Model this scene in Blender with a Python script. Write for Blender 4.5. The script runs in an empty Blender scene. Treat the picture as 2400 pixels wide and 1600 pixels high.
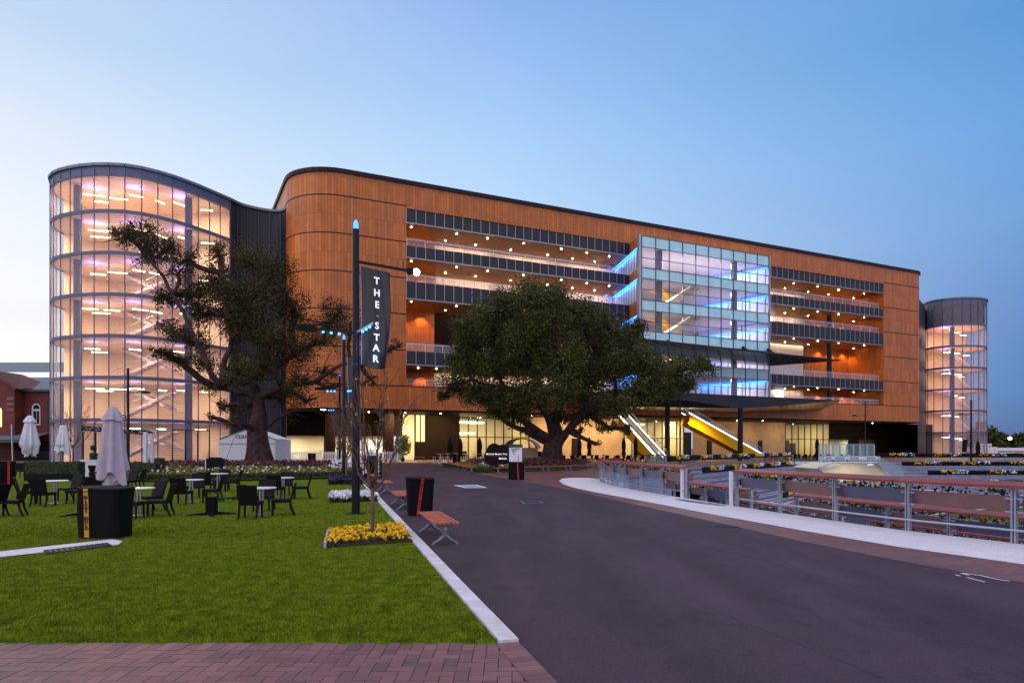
import bpy, math, random
import numpy as np
from mathutils import Vector, Matrix
from mathutils.geometry import tessellate_polygon
R = math.radians
S = bpy.context.scene
rnd = random.Random(11)
nr = np.random.default_rng(5)
# ------------------------------------------------------------------ camera
EYE = 1.9
cam = bpy.data.cameras.new('camera'); cam.lens = 24; cam.sensor_width = 36; cam.sensor_fit = 'HORIZONTAL'
cam.shift_y = 0.1025; cam.clip_end = 3000; cam.clip_start = .05
co = bpy.data.objects.new('camera', cam); S.collection.objects.link(co)
co.location = (0, 0, EYE); co.rotation_euler = (R(90), 0, 0); S.camera = co
FPX, CX, HY = 1600.0, 1200.0, 1046.0        # photo pixels: focal length, centre, eye level
def at(px, py, Y): return Vector(((px - CX) / FPX * Y, Y, EYE - (py - HY) / FPX * Y))
def gp(px, py, z=0.0):
    Y = FPX * (EYE - z) / (py - HY); return Vector(((px - CX) / FPX * Y, Y, z))
S.view_settings.view_transform = 'Standard'; S.view_settings.look = 'None'
S.view_settings.exposure = 0; S.view_settings.gamma = 1
S.cycles.use_denoising = True; S.cycles.max_bounces = 6; S.cycles.diffuse_bounces = 3; S.cycles.glossy_bounces = 3
S.cycles.transparent_max_bounces = 20; S.cycles.sample_clamp_indirect = 6; S.cycles.caustics_reflective = False; S.cycles.caustics_refractive = False
# ------------------------------------------------------------------ dusk sky
W = bpy.data.worlds.new('World'); S.world = W; W.use_nodes = True
nt = W.node_tree; nt.nodes.clear(); L = nt.links.new
def N(t, **k):
    n = nt.nodes.new(t)
    for a, b in k.items(): setattr(n, a, b)
    return n
def math_n(op, a, b=None, clamp=False):
    n = N('ShaderNodeMath', operation=op); n.use_clamp = clamp
    for i, s in enumerate((a, b)):
        if s is None: continue
        if isinstance(s, (int, float)): n.inputs[i].default_value = s
        else: L(s, n.inputs[i])
    return n.outputs[0]
def lin(c): return tuple((x / 255 / 12.92) if x / 255 <= .04045 else ((x / 255 + .055) / 1.055) ** 2.4 for x in c)
def ramp(fac, stops):
    n = N('ShaderNodeValToRGB'); e = n.color_ramp.elements
    while len(e) < len(stops): e.new(.5)
    for q, (p, c) in zip(e, stops): q.position = p; q.color = (*c, 1)
    L(fac, n.inputs[0]); return n.outputs[0]
def mixc(f, a, b):
    n = N('ShaderNodeMix', data_type='RGBA'); L(f, n.inputs[0]); L(a, n.inputs[6]); L(b, n.inputs[7]); return n.outputs[2]
tc = N('ShaderNodeTexCoord'); sx = N('ShaderNodeSeparateXYZ'); L(tc.outputs['Generated'], sx.inputs[0])
el = math_n('MAXIMUM', sx.outputs[2], 0.0)              # sine of elevation
az = math_n('ADD', math_n('MULTIPLY', sx.outputs[0], .83), .5, True)   # 0 = towards the afterglow, 1 = away
hi = lambda s: (1.02 * s, .96 * s, 1.1 * s)
left = ramp(el, [(0, lin((253, 253, 255))), (.14, lin((252, 253, 255))), (.25, lin((243, 248, 255))), (.36, lin((226, 238, 252))), (.46, lin((198, 219, 246))), (.7, (.62, .70, .92)), (1, hi(.95))])
mid = ramp(el, [(0, lin((225, 235, 250))), (.2, lin((205, 230, 254))), (.34, lin((184, 218, 253))), (.41, lin((171, 210, 251))), (.56, lin((137, 178, 237))), (.66, lin((130, 172, 232))), (.8, (.62, .70, .92)), (1, hi(.95))])
right = ramp(el, [(0, lin((66, 96, 146))), (.07, lin((90, 136, 194))), (.16, lin((106, 146, 204))), (.26, lin((112, 160, 218))), (.36, lin((104, 160, 224))), (.46, lin((80, 147, 212))), (.58, lin((96, 152, 216))), (.76, (.6, .66, .9)), (1, hi(.95))])
c1 = mixc(math_n('MULTIPLY', az, 2.0, True), left, mid)
grad = mixc(math_n('SUBTRACT', math_n('MULTIPLY', az, 2.0), 1.0, True), c1, right)
# soft streaks of cloud low in the sky
mp = N('ShaderNodeMapping'); L(tc.outputs['Generated'], mp.inputs[0]); mp.inputs['Scale'].default_value = (2.2, 2.2, 9)
nz = N('ShaderNodeTexNoise'); L(mp.outputs[0], nz.inputs[0]); nz.inputs['Scale'].default_value = 1.6; nz.inputs['Detail'].default_value = 4
cl = N('ShaderNodeMapRange'); L(nz.outputs[0], cl.inputs[0]); cl.inputs[1].default_value = .5; cl.inputs[2].default_value = .75; cl.inputs[3].default_value = 0; cl.inputs[4].default_value = .2
clf = math_n('MULTIPLY', cl.outputs[0], math_n('SUBTRACT', 1.0, math_n('MULTIPLY', el, 3.6), True)); mx = N('ShaderNodeMix', data_type='RGBA'); L(clf, mx.inputs[0]); L(grad, mx.inputs[6]); mx.inputs[7].default_value = (*lin((150, 165, 205)), 1)
# the sky behind the camera is the bright even dusk dome that lights the ground
bk = math_n('ADD', math_n('MULTIPLY', sx.outputs[1], -2.2), .1, True)
bc = N('ShaderNodeMix', data_type='RGBA'); L(bk, bc.inputs[0]); L(mx.outputs[2], bc.inputs[6]); bc.inputs[7].default_value = (.92, .84, 1.0, 1)
sky = N('ShaderNodeTexSky', sky_type='NISHITA'); sky.sun_disc = False; sky.sun_elevation = R(1.5); sky.sun_rotation = R(-50)
b1 = N('ShaderNodeBackground'); L(bc.outputs[2], b1.inputs[0]); b1.inputs[1].default_value = 1.0
b2 = N('ShaderNodeBackground'); L(sky.outputs[0], b2.inputs[0]); b2.inputs[1].default_value = .004
ad = N('ShaderNodeAddShader'); L(b1.outputs[0], ad.inputs[0]); L(b2.outputs[0], ad.inputs[1])
wo = N('ShaderNodeOutputWorld'); L(ad.outputs[0], wo.inputs[0])
sun = bpy.data.lights.new('sun', 'SUN'); sun.energy = .5; sun.angle = R(40); sun.color = (1, .9, .92)
so = bpy.data.objects.new('sun', sun); S.collection.objects.link(so); so.rotation_euler = (R(52), 0, R(-52))
# ------------------------------------------------------------------ materials
MATS = {}
class NT:
    def __init__(s, name):
        s.m = bpy.data.materials.new(name); s.m.use_nodes = True; s.t = s.m.node_tree
        s.bsdf = s.t.nodes['Principled BSDF']; s.out = s.t.nodes['Material Output']
    def n(s, t, **k):
        q = s.t.nodes.new(t)
        for a, b in k.items(): setattr(q, a, b)
        return q
    def l(s, a, b): s.t.links.new(a, b)
    def coord(s, kind='Object', scale=(1, 1, 1)):
        c = s.n('ShaderNodeTexCoord'); m = s.n('ShaderNodeMapping'); m.inputs['Scale'].default_value = scale
        s.l(c.outputs[kind], m.inputs[0]); return m.outputs[0]
    def noise(s, vec, scale, detail=4, rough=.55):
        q = s.n('ShaderNodeTexNoise'); s.l(vec, q.inputs[0]); q.inputs['Scale'].default_value = scale
        q.inputs['Detail'].default_value = detail; q.inputs['Roughness'].default_value = rough; return q.outputs[0]
    def rng(s, v, a, b, c, d):
        q = s.n('ShaderNodeMapRange'); s.l(v, q.inputs[0])
        for i, x in enumerate((a, b, c, d)): q.inputs[i + 1].default_value = x
        return q.outputs[0]
    def mix(s, f, a, b, bt='MIX'):
        q = s.n('ShaderNodeMix', data_type='RGBA', blend_type=bt)
        for i, x in ((0, f), (6, a), (7, b)):
            if isinstance(x, (int, float)): q.inputs[i].default_value = x
            elif isinstance(x, tuple): q.inputs[i].default_value = (*x, 1)
            else: s.l(x, q.inputs[i])
        return q.outputs[2]
    def bump(s, h, strength=.3, dist=.02):
        q = s.n('ShaderNodeBump'); q.inputs['Strength'].default_value = strength; q.inputs['Distance'].default_value = dist
        s.l(h, q.inputs['Height']); s.l(q.outputs[0], s.bsdf.inputs['Normal'])
def M(name, col, rough=.6, metal=0, var=.12, scale=3.0, bump=0, bscale=60, emit=None, es=0, spec=.5, island=0):
    if name in MATS: return MATS[name]
    k = NT(name); b = k.bsdf
    b.inputs['Roughness'].default_value = rough; b.inputs['Metallic'].default_value = metal; b.inputs['Specular IOR Level'].default_value = spec
    v = k.coord()
    f = k.rng(k.noise(v, scale), .3, .7, 1 - var, 1 + var)
    c = k.mix(1.0, tuple(col), f, 'MULTIPLY')
    if island:
        g = k.n('ShaderNodeNewGeometry'); c = k.mix(1.0, c, k.rng(g.outputs['Random Per Island'], 0, 1, 1 - island, 1 + island), 'MULTIPLY')
    k.l(c, b.inputs['Base Color'])
    if bump: k.bump(k.noise(v, bscale, 3), bump)
    if emit: b.inputs['Emission Color'].default_value = (*emit, 1); b.inputs['Emission Strength'].default_value = es
    MATS[name] = k.m; return k.m
def glass(name, tint=(1, 1, 1), gloss=1.0, rough=.02, film=0.0, filmcol=(.6, .6, .7), ior=1.5, stripe=None):
    k = NT(name); t = k.n('ShaderNodeBsdfTransparent'); t.inputs[0].default_value = (*tint, 1)
    g = k.n('ShaderNodeBsdfGlossy'); g.inputs['Roughness'].default_value = rough; g.inputs[0].default_value = (gloss, gloss, gloss, 1)
    ge = k.n('ShaderNodeNewGeometry'); dp = k.n('ShaderNodeVectorMath', operation='DOT_PRODUCT'); k.l(ge.outputs['Normal'], dp.inputs[0]); k.l(ge.outputs['Incoming'], dp.inputs[1])
    def mm(op, x, y=None):
        q = k.n('ShaderNodeMath', operation=op)
        for i, s in enumerate((x, y)):
            if isinstance(s, (int, float)): q.inputs[i].default_value = s
            elif s is not None: k.l(s, q.inputs[i])
        return q.outputs[0]
    f0 = ((ior - 1) / (ior + 1)) ** 2
    fr = mm('ADD', mm('MULTIPLY', mm('POWER', mm('SUBTRACT', 1.0, mm('ABSOLUTE', dp.outputs['Value'])), 5.0), 1 - f0), f0)
    m = k.n('ShaderNodeMixShader'); k.l(fr, m.inputs[0]); k.l(t.outputs[0], m.inputs[1]); k.l(g.outputs[0], m.inputs[2])
    sh = m.outputs[0]
    if film or stripe:
        d = k.n('ShaderNodeBsdfDiffuse'); d.inputs[0].default_value = (*filmcol, 1)
        m2 = k.n('ShaderNodeMixShader'); m2.inputs[0].default_value = film
        if stripe:
            per, lo, hi_ = stripe
            sp = k.n('ShaderNodeSeparateXYZ'); k.l(k.coord('UV'), sp.inputs[0])
            a = k.n('ShaderNodeMath', operation='FRACT'); q = k.n('ShaderNodeMath', operation='MULTIPLY'); q.inputs[1].default_value = 1 / per
            k.l(sp.outputs[1], q.inputs[0]); k.l(q.outputs[0], a.inputs[0])
            gt = k.n('ShaderNodeMath', operation='GREATER_THAN'); k.l(a.outputs[0], gt.inputs[0]); gt.inputs[1].default_value = .6
            k.l(k.rng(gt.outputs[0], 0, 1, lo, hi_), m2.inputs[0])
        k.l(sh, m2.inputs[1]); k.l(d.outputs[0], m2.inputs[2]); sh = m2.outputs[0]
    k.l(sh, k.out.inputs[0]); k.t.nodes.remove(k.bsdf); MATS[name] = k.m; return k.m
def bricks(name, c1, c2, mortar, bw, bh, mort, offset=.5, rough=.6, bump=.2, coord='UV', tint=.25, spec=.5, offfreq=2, scale=(1, 1, 1), group=None, loc=None):
    k = NT(name); v = k.coord(coord, scale)
    if loc: k.t.nodes['Mapping'].inputs['Location'].default_value = loc
    q = k.n('ShaderNodeTexBrick'); k.l(v, q.inputs[0]); q.offset = offset; q.offset_frequency = offfreq
    for i, c in (('Color1', c1), ('Color2', c2), ('Mortar', mortar)): q.inputs[i].default_value = (*c, 1)
    q.inputs['Scale'].default_value = 1; q.inputs['Mortar Size'].default_value = mort; q.inputs['Mortar Smooth'].default_value = .1
    q.inputs['Brick Width'].default_value = bw; q.inputs['Row Height'].default_value = bh; q.inputs['Bias'].default_value = 0
    c = k.mix(1.0, q.outputs[0], k.rng(k.noise(k.coord('Object'), .5, 5), .3, .7, 1 - tint, 1 + tint), 'MULTIPLY')
    k.l(c, k.bsdf.inputs['Base Color']); k.bsdf.inputs['Roughness'].default_value = rough; k.bsdf.inputs['Specular IOR Level'].default_value = spec
    if group:
        sp = k.n('ShaderNodeSeparateXYZ'); k.l(v, sp.inputs[0]); cb = k.n('ShaderNodeCombineXYZ')
        for i, w in ((0, group[0]), (1, group[1])):
            q1 = k.n('ShaderNodeMath', operation='MULTIPLY'); q1.inputs[1].default_value = 1 / w; k.l(sp.outputs[i], q1.inputs[0])
            q2 = k.n('ShaderNodeMath', operation='FLOOR'); k.l(q1.outputs[0], q2.inputs[0]); k.l(q2.outputs[0], cb.inputs[i])
        wn = k.n('ShaderNodeTexWhiteNoise'); k.l(cb.outputs[0], wn.inputs[0])
        c = k.mix(1.0, c, k.rng(wn.outputs['Value'], 0, 1, .92, 1.08), 'MULTIPLY'); k.l(c, k.bsdf.inputs['Base Color'])
        k.l(k.rng(wn.outputs['Value'], 0, 1, rough - .08, rough + .1), k.bsdf.inputs['Roughness'])
    if bump:
        inv = k.rng(q.outputs[1], 0, 1, 1, 0); k.bump(inv, bump, .01)
    MATS[name] = k.m; return k.m
def emis(name, col, st):
    if name in MATS: return MATS[name]
    k = NT(name); e = k.n('ShaderNodeEmission'); e.inputs[0].default_value = (*col, 1); e.inputs[1].default_value = st
    k.l(e.outputs[0], k.out.inputs[0]); k.t.nodes.remove(k.bsdf); MATS[name] = k.m; return k.m
# grass sheet, asphalt
def ground_mat(name, cols, scales, rough=.9, bump=.4, bs=80, bd=.02, spec=.3, streak=None):
    k = NT(name); v = k.coord()
    c = k.mix(k.rng(k.noise(v, scales[0], 5), .35, .65, 0, 1), cols[0], cols[1])
    c = k.mix(k.rng(k.noise(v, scales[1], 4, .6), .35, .7, 0, 1), c, cols[2])
    c = k.mix(1.0, c, k.rng(k.noise(v, scales[2], 3, .7), .3, .7, .6, 1.4), 'MULTIPLY')
    if streak: c = k.mix(1.0, c, k.rng(k.noise(k.coord('Object', streak), 1, 4), .35, .65, .78, 1.2), 'MULTIPLY')
    if streak: c = k.mix(1.0, c, k.rng(k.noise(v, 1.7, 6, .65), .54, .72, 1, .66), 'MULTIPLY'); c = k.mix(1.0, c, k.rng(k.noise(v, 38, 2, .8), .35, .75, .8, 1.3), 'MULTIPLY')
    k.l(c, k.bsdf.inputs['Base Color']); k.bsdf.inputs['Roughness'].default_value = rough; k.bsdf.inputs['Specular IOR Level'].default_value = spec
    k.bump(k.noise(v, bs, 3), bump, bd); MATS[name] = k.m; return k.m
ground_mat('turf', [(.060, .122, .005), (.185, .210, .012), (.100, .160, .005)], (4.5, .35, 55), bump=.9, bs=45, bd=.03, spec=.05)
ground_mat('asphalt', [(.050, .031, .045), (.072, .046, .062), (.060, .038, .052)], (.5, .12, 140), rough=.78, bump=.4, bs=160, bd=.006, spec=.2, streak=(.9, .16, 1))
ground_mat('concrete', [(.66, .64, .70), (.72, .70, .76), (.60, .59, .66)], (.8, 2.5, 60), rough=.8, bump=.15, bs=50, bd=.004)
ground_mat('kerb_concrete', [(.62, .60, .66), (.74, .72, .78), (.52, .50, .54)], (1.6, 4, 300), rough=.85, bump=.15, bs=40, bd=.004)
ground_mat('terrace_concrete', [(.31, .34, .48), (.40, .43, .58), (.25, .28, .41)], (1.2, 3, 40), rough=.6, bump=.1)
ground_mat('track', [(.022, .020, .028), (.04, .036, .048), (.03, .028, .036)], (.4, 1.2, 60), rough=.8, bump=.2)
ground_mat('ring_turf', [(.05, .10, .012), (.07, .13, .018), (.04, .085, .012)], (.6, .2, 40))
ground_mat('warm_concrete', [(.40, .31, .22), (.48, .38, .27), (.34, .26, .19)], (.25, .7, 12), rough=.8, bump=.1, bs=6)
bricks('paving', (.20, .066, .052), (.13, .046, .042), (.05, .032, .034), .23, .115, .008, rough=.55, bump=.3, coord='Object', tint=.35)
bricks('plaza', (.20, .12, .085), (.15, .088, .07), (.07, .045, .04), .46, .23, .012, rough=.5, bump=.15, coord='Object', tint=.25)
CLAD = bricks('terracotta', (.55, .172, .034), (.43, .122, .025), (.13, .042, .014), .39, 2.325, .012, offset=0, rough=.38, bump=.25, tint=.14, spec=.4, group=(.78, 2.325), loc=(0, -.37, 0))
bricks('red_brick', (.20, .035, .026), (.15, .028, .024), (.15, .06, .05), .23, .08, .01, rough=.8, bump=.2)
bricks('curtain_wall', (.62, .56, .58), (.55, .50, .54), (.12, .11, .12), 1.6, 4.6, .03, offset=0, rough=.35, bump=0, tint=.15)
bricks('louvre', (.032, .036, .056), (.026, .03, .048), (.012, .013, .022), 3, .09, .035, rough=.5, bump=.6, tint=.1)
M('dark_steel', (.010, .011, .018), .42, .3, spec=.3); M('black_fabric', (.004, .004, .006), .7, 0, .2, 9, .3, 30, spec=.14); M('black_paint', (.005, .005, .008), .45, spec=.14)
M('wicker', (.009, .0065, .008), .6, 0, .3, 40, .5, 120, spec=.15); M('steel', (.55, .56, .6), .28, 1, .08); M('galv', (.34, .37, .46), .42, .6, .12); M('cast_metal', (.17, .19, .24), .45, .5, .12); M('tower_steel', (.10, .13, .24), .5, .2)
M('white_paint', (.78, .79, .84), .4, 0, .05); M('table_white', (.85, .86, .88), .3, 0, .03); M('soffit_wood', (.25, .105, .038), .5, 0, .2, 1.5); M('deck', (.45, .38, .33), .7)
M('timber_red', (.44, .105, .04), .55, 0, .25, 6, .2, 40, island=.18); M('rail_timber', (.22, .038, .024), .5, 0, .25, 3, .2, 40, island=.12)
M('bark', (.058, .038, .038), .9, 0, .5, 2.2, .9, 9, spec=.1); M('young_bark', (.13, .075, .06), .85, 0, .3, 14, .4, 60)
M('dark_leaf', (.060, .052, .018), .55, 0, .4, .35, island=.8, spec=.16); M('fig_leaf', (.056, .068, .014), .5, 0, .4, .35, island=.78, spec=.16)
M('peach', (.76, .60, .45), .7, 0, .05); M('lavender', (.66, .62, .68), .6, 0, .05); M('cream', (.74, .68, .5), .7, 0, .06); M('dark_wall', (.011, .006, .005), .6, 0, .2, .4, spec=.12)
M('mid_steel', (.07, .085, .13), .4, .4); M('canopy_metal', (.022, .017, .024), .2, .6, .1, .4); M('spandrel', (.44, .82, .94), .12, 0, .12, .6, spec=.8)
M('parasol_cloth', (.44, .38, .48), .8, 0, .1, 3, .15, 20); M('white_cloth', (.62, .66, .80), .8, 0, .08, 3, .15, 20); M('escalator_yellow', (.88, .44, .0), .55, 0, .06, spec=.2); M('stair_grey', (.50, .42, .50), .5)
M('green_hedge', (.030, .055, .014), .7, 0, .4, 9, island=.5); M('ground_cover', (.17, .17, .010), .6, 0, .3, 2, island=.5); M('burgundy_leaf', (.085, .018, .024), .5, 0, .3, 2, island=.5)
M('yellow_petal', (.90, .58, .002), .5, 0, .1, 20, island=.22); M('white_petal', (.82, .82, .88), .5, 0, .05, island=.12); M('purple_petal', (.035, .014, .08), .5, 0, .2, island=.5)
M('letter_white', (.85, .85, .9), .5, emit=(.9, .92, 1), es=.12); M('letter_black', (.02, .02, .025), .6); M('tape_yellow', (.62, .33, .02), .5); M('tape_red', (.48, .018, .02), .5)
M('soil', (.035, .022, .016), .95); M('slate_roof', (.13, .17, .19), .6, 0, .12, .6); M('teal_paint', (.01, .075, .09), .4); M('blue_flag', (.01, .03, .22), .6); M('brown_panel', (.19, .10, .10), .35, .1, .1); M('grey_panel', (.09, .09, .15), .3, .2, .12, .5)
glass('clear_glass', (.93, .95, .97), 1, .02, .03, (.7, .75, .85)); glass('hall_glass', (.93, .94, .98), 1, .03, .05, (.55, .75, .85), 1.5)
glass('louvre_glass', (.97, .94, .95), .7, .15, .2, (.62, .58, .72), 1.35, stripe=(.25, .15, .31)); glass('pool_glass', (.78, .93, .98), 1, .02, .14, (.45, .75, .9), 1.5)
emis('downlight', (1, .66, .28), 170); emis('tube_light', (1, .80, .42), 9); emis('led_blue', (.02, .20, 1), 7); emis('beacon_blue', (.015, .10, 1), 9); emis('led_cyan', (.03, .28, 1), 7); emis('lamp_warm', (1, .66, .26), 70)
emis('lamp_white', (1, .93, .8), 6); emis('strip_light', (1, .94, .86), 2.2); emis('screen_white', (.9, .95, 1), 3.0); emis('ring_lamp', (1, .78, .36), 8); emis('lit_window', (1, .75, .35), 1.6)
# ------------------------------------------------------------------ mesh helpers
class MB:
    def __init__(s): s.v, s.f, s.u = [], [], {}
    def face(s, pts, uv=None):
        i = len(s.v); s.v += [tuple(p) for p in pts]; s.f.append(tuple(range(i, i + len(pts))))
        if uv: s.u[len(s.f) - 1] = uv
        return s
    def add(s, vs, fs):
        i = len(s.v); s.v += [tuple(p) for p in vs]; s.f += [tuple(i + j for j in q) for q in fs]; return s
    def box(s, c, d, rz=0, m=None):
        x, y, z = (q / 2 for q in d)
        vs = [Vector((a * x, b * y, e * z)) for e in (-1, 1) for a, b in ((-1, -1), (1, -1), (1, 1), (-1, 1))]
        mm = m if m is not None else Matrix.Rotation(rz, 3, 'Z')
        c = Vector(c)
        return s.add([c + mm @ q for q in vs], [(3, 2, 1, 0), (4, 5, 6, 7), (0, 1, 5, 4), (1, 2, 6, 5), (2, 3, 7, 6), (3, 0, 4, 7)])
    def bar(s, a, b, w, h=None):          # rectangular bar between two points
        a, b = Vector(a), Vector(b); d = b - a; ln = d.length
        if ln < 1e-6: return s
        q = d.to_track_quat('X', 'Z').to_matrix()
        return s.box((a + b) / 2, (ln, w, h or w), m=q)
    def prism(s, pts, z0, z1):
        n = len(pts); A = [(p[0], p[1], z0) for p in pts]; B = [(p[0], p[1], z1) for p in pts]
        return s.add(A + B, [tuple(range(n - 1, -1, -1)), tuple(range(n, 2 * n))] + [(i, (i + 1) % n, n + (i + 1) % n, n + i) for i in range(n)])
    def tube(s, pts, r, n=8, cap=True):
        pts = [Vector(p) for p in pts]; m = len(pts)
        rs = r if isinstance(r, (list, tuple)) else [r] * m
        vs = []; up = None
        for i, p in enumerate(pts):
            d = (pts[min(i + 1, m - 1)] - pts[max(i - 1, 0)]).normalized()
            if up is None: up = Vector((0, 0, 1)) if abs(d.z) < .9 else Vector((1, 0, 0))
            a = d.cross(up)
            if a.length < 1e-4: a = d.orthogonal()
            a.normalize(); b = d.cross(a); up = -b
            up = a.cross(d)
            for k in range(n):
                t = 2 * math.pi * k / n; vs.append(p + (a * math.cos(t) + b * math.sin(t)) * rs[i])
        fs = [(i * n + k, i * n + (k + 1) % n, (i + 1) * n + (k + 1) % n, (i + 1) * n + k) for i in range(m - 1) for k in range(n)]
        if cap: fs += [tuple(range(n - 1, -1, -1)), tuple(range((m - 1) * n, m * n))]
        return s.add(vs, fs)
    def lathe(s, prof, c=(0, 0, 0), n=16, fl=None):
        c = Vector(c); vs = []
        for r, z in prof:
            for k in range(n):
                t = 2 * math.pi * k / n; q = r * (fl(t, z) if fl else 1); vs.append(c + Vector((q * math.cos(t), q * math.sin(t), z)))
        m = len(prof)
        fs = [(i * n + k, i * n + (k + 1) % n, (i + 1) * n + (k + 1) % n, (i + 1) * n + k) for i in range(m - 1) for k in range(n)]
        fs += [tuple(range(n - 1, -1, -1)), tuple(range((m - 1) * n, m * n))]
        return s.add(vs, fs)
    def ball(s, c, r, n=10, sz=1): return s.lathe([(r * math.sin(math.pi * (i + .15) / (n + .3)), -r * sz * math.cos(math.pi * (i + .15) / (n + .3))) for i in range(n + 1)], c, 12)
    def strip(s, pts, z0, z1, u0=0, th=0):   # vertical wall along a polyline, UVs in metres
        u = u0
        for a, b in zip(pts, pts[1:]):
            l = math.hypot(b[0] - a[0], b[1] - a[1])
            s.face([(a[0], a[1], z0), (b[0], b[1], z0), (b[0], b[1], z1), (a[0], a[1], z1)], [(u, z0), (u + l, z0), (u + l, z1), (u, z1)]); u += l
        return s
    def build(s, name, mat, parent=None, wc=True, smooth=False):
        me = bpy.data.meshes.new(name); me.from_pydata(s.v, [], s.f)
        if s.u:
            uv = me.uv_layers.new(name='UVMap'); flat = np.zeros(len(me.loops) * 2, np.float32)
            for p in me.polygons:
                q = s.u.get(p.index)
                if q:
                    for j, li in enumerate(p.loop_indices): flat[2 * li:2 * li + 2] = q[j]
            uv.data.foreach_set('uv', flat)
        me.materials.append(MATS[mat] if isinstance(mat, str) else mat)
        if smooth: me.polygons.foreach_set('use_smooth', [True] * len(me.polygons))
        me.update(); o = bpy.data.objects.new(name, me); S.collection.objects.link(o)
        if parent: attach(o, parent, wc)
        return o
def WM(o):
    b = Matrix.LocRotScale(o.location, o.rotation_euler, o.scale)
    return WM(o.parent) @ o.matrix_parent_inverse @ b if o.parent else b
def attach(o, p, wc=True):
    o.parent = p; o.matrix_parent_inverse = WM(p).inverted() if wc else Matrix.Identity(4)
def tag(o, label, cat, group=None, kind=None):
    if label: o['label'] = label
    if cat: o['category'] = cat
    if group: o['group'] = group
    if kind: o['kind'] = kind
    return o
def thing(name, label, cat, loc=(0, 0, 0), rz=0, group=None):
    o = bpy.data.objects.new(name, None); S.collection.objects.link(o); o.location = loc; o.rotation_euler = (0, 0, rz)
    return tag(o, label, cat, group)
def copy_tree(o, loc=None, rz=None, label=None, parent=None):
    c = o.copy(); S.collection.objects.link(c)
    if parent: c.parent = parent
    if loc is not None: c.location = loc
    if rz is not None: c.rotation_euler = (0, 0, rz)
    if label: c['label'] = label
    for ch in KIDS.get(o.name, None) or [x for x in o.children]: copy_tree(ch, parent=c)
    return c
KIDS = {}
def structure(o): o['kind'] = 'structure'; return o
def sheet(name, pts, z, mat, holes=None):
    loops = [[Vector((p[0], p[1], 0)) for p in pts]] + [[Vector((p[0], p[1], 0)) for p in h] for h in (holes or [])]
    flat = [q for l in loops for q in l]; mb = MB()
    mb.v = [(q.x, q.y, z) for q in flat]
    for t in tessellate_polygon(loops):
        a, b, c = (flat[i] for i in t)
        mb.f.append(tuple(t) if (b - a).cross(c - a).z > 0 else tuple(reversed(t)))
    return structure(mb.build(name, mat))
def spline(pts, step):
    P = [Vector(p) for p in pts]; out = []
    for i in range(len(P) - 1):
        p0, p1, p2, p3 = P[max(i - 1, 0)], P[i], P[i + 1], P[min(i + 2, len(P) - 1)]
        for k in range(12):
            t = k / 12; out.append(.5 * ((2 * p1) + (p2 - p0) * t + (2 * p0 - 5 * p1 + 4 * p2 - p3) * t * t + (3 * p1 - p0 - 3 * p2 + p3) * t ** 3))
    out.append(P[-1]); return resample(out, step)
def resample(pts, step):
    d = [0]
    for a, b in zip(pts, pts[1:]): d.append(d[-1] + (b - a).length)
    n = max(1, round(d[-1] / step)); res = []; j = 0
    for i in range(n + 1):
        q = d[-1] * i / n
        while j < len(d) - 2 and d[j + 1] < q: j += 1
        f = (q - d[j]) / max(d[j + 1] - d[j], 1e-9); res.append(pts[j].lerp(pts[j + 1], min(f, 1)))
    return res
def offset(pts, o):      # shift a polyline sideways (positive = to the right of travel)
    res = []
    for i, p in enumerate(pts):
        d = (pts[min(i + 1, len(pts) - 1)] - pts[max(i - 1, 0)]); d = Vector((d.x, d.y, 0)).normalized()
        res.append(p + Vector((d.y, -d.x, 0)) * o)
    return res
def quads_mesh(name, V, mat, parent=None, nv=4, wc=True):    # numpy array (n, nv, 3) of loose little faces
    n = len(V); me = bpy.data.meshes.new(name); me.vertices.add(n * nv); me.vertices.foreach_set('co', np.asarray(V, np.float32).ravel())
    me.loops.add(n * nv); me.loops.foreach_set('vertex_index', np.arange(n * nv, dtype=np.int32)); me.polygons.add(n)
    me.polygons.foreach_set('loop_start', np.arange(0, n * nv, nv, dtype=np.int32)); me.update(calc_edges=True); me.validate()
    me.materials.append(MATS[mat] if isinstance(mat, str) else mat); o = bpy.data.objects.new(name, me); S.collection.objects.link(o)
    if parent: attach(o, parent, wc)
    return o
def leaves(C, size, aspect=.45, flat=0.0, var=.4):   # leaf quads (n,4,3) around centres C
    n = len(C); a = nr.normal(size=(n, 3)); a[:, 2] *= (1 - flat); a /= np.linalg.norm(a, axis=1)[:, None]
    r = nr.normal(size=(n, 3)); b = np.cross(a, r); b /= np.linalg.norm(b, axis=1)[:, None] + 1e-9
    s = size * (1 + var * (nr.random(n) - .5) * 2)[:, None]
    return np.stack([C - a * s * .5, C + b * s * aspect * .5, C + a * s * .5, C - b * s * aspect * .5], 1)
def text(body, size, mat, M4, parent, name='lettering', bold=0.0, space=1.0, align='CENTER', depth=.002):
    cu = bpy.data.curves.new('lettering', 'FONT'); cu.body = body; cu.size = size; cu.align_x = align; cu.align_y = 'CENTER'
    cu.offset = bold; cu.space_character = space; cu.extrude = depth; cu.resolution_u = 3
    t = bpy.data.objects.new('lettering_curve', cu); S.collection.objects.link(t); bpy.context.view_layer.update()
    me = bpy.data.meshes.new_from_object(t.evaluated_get(bpy.context.evaluated_depsgraph_get())); bpy.data.objects.remove(t)
    me.materials.clear(); me.materials.append(MATS[mat]); me.transform(M4)
    o = bpy.data.objects.new(name, me); S.collection.objects.link(o); attach(o, parent, True); return o
def face_mat(pos, right, up=(0, 0, 1)):   # text plane: x along right, y along up
    x = Vector(right).normalized(); y = Vector(up).normalized(); z = x.cross(y)
    return Matrix.Translation(pos) @ Matrix((x, y, z)).transposed().to_4x4()
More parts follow.
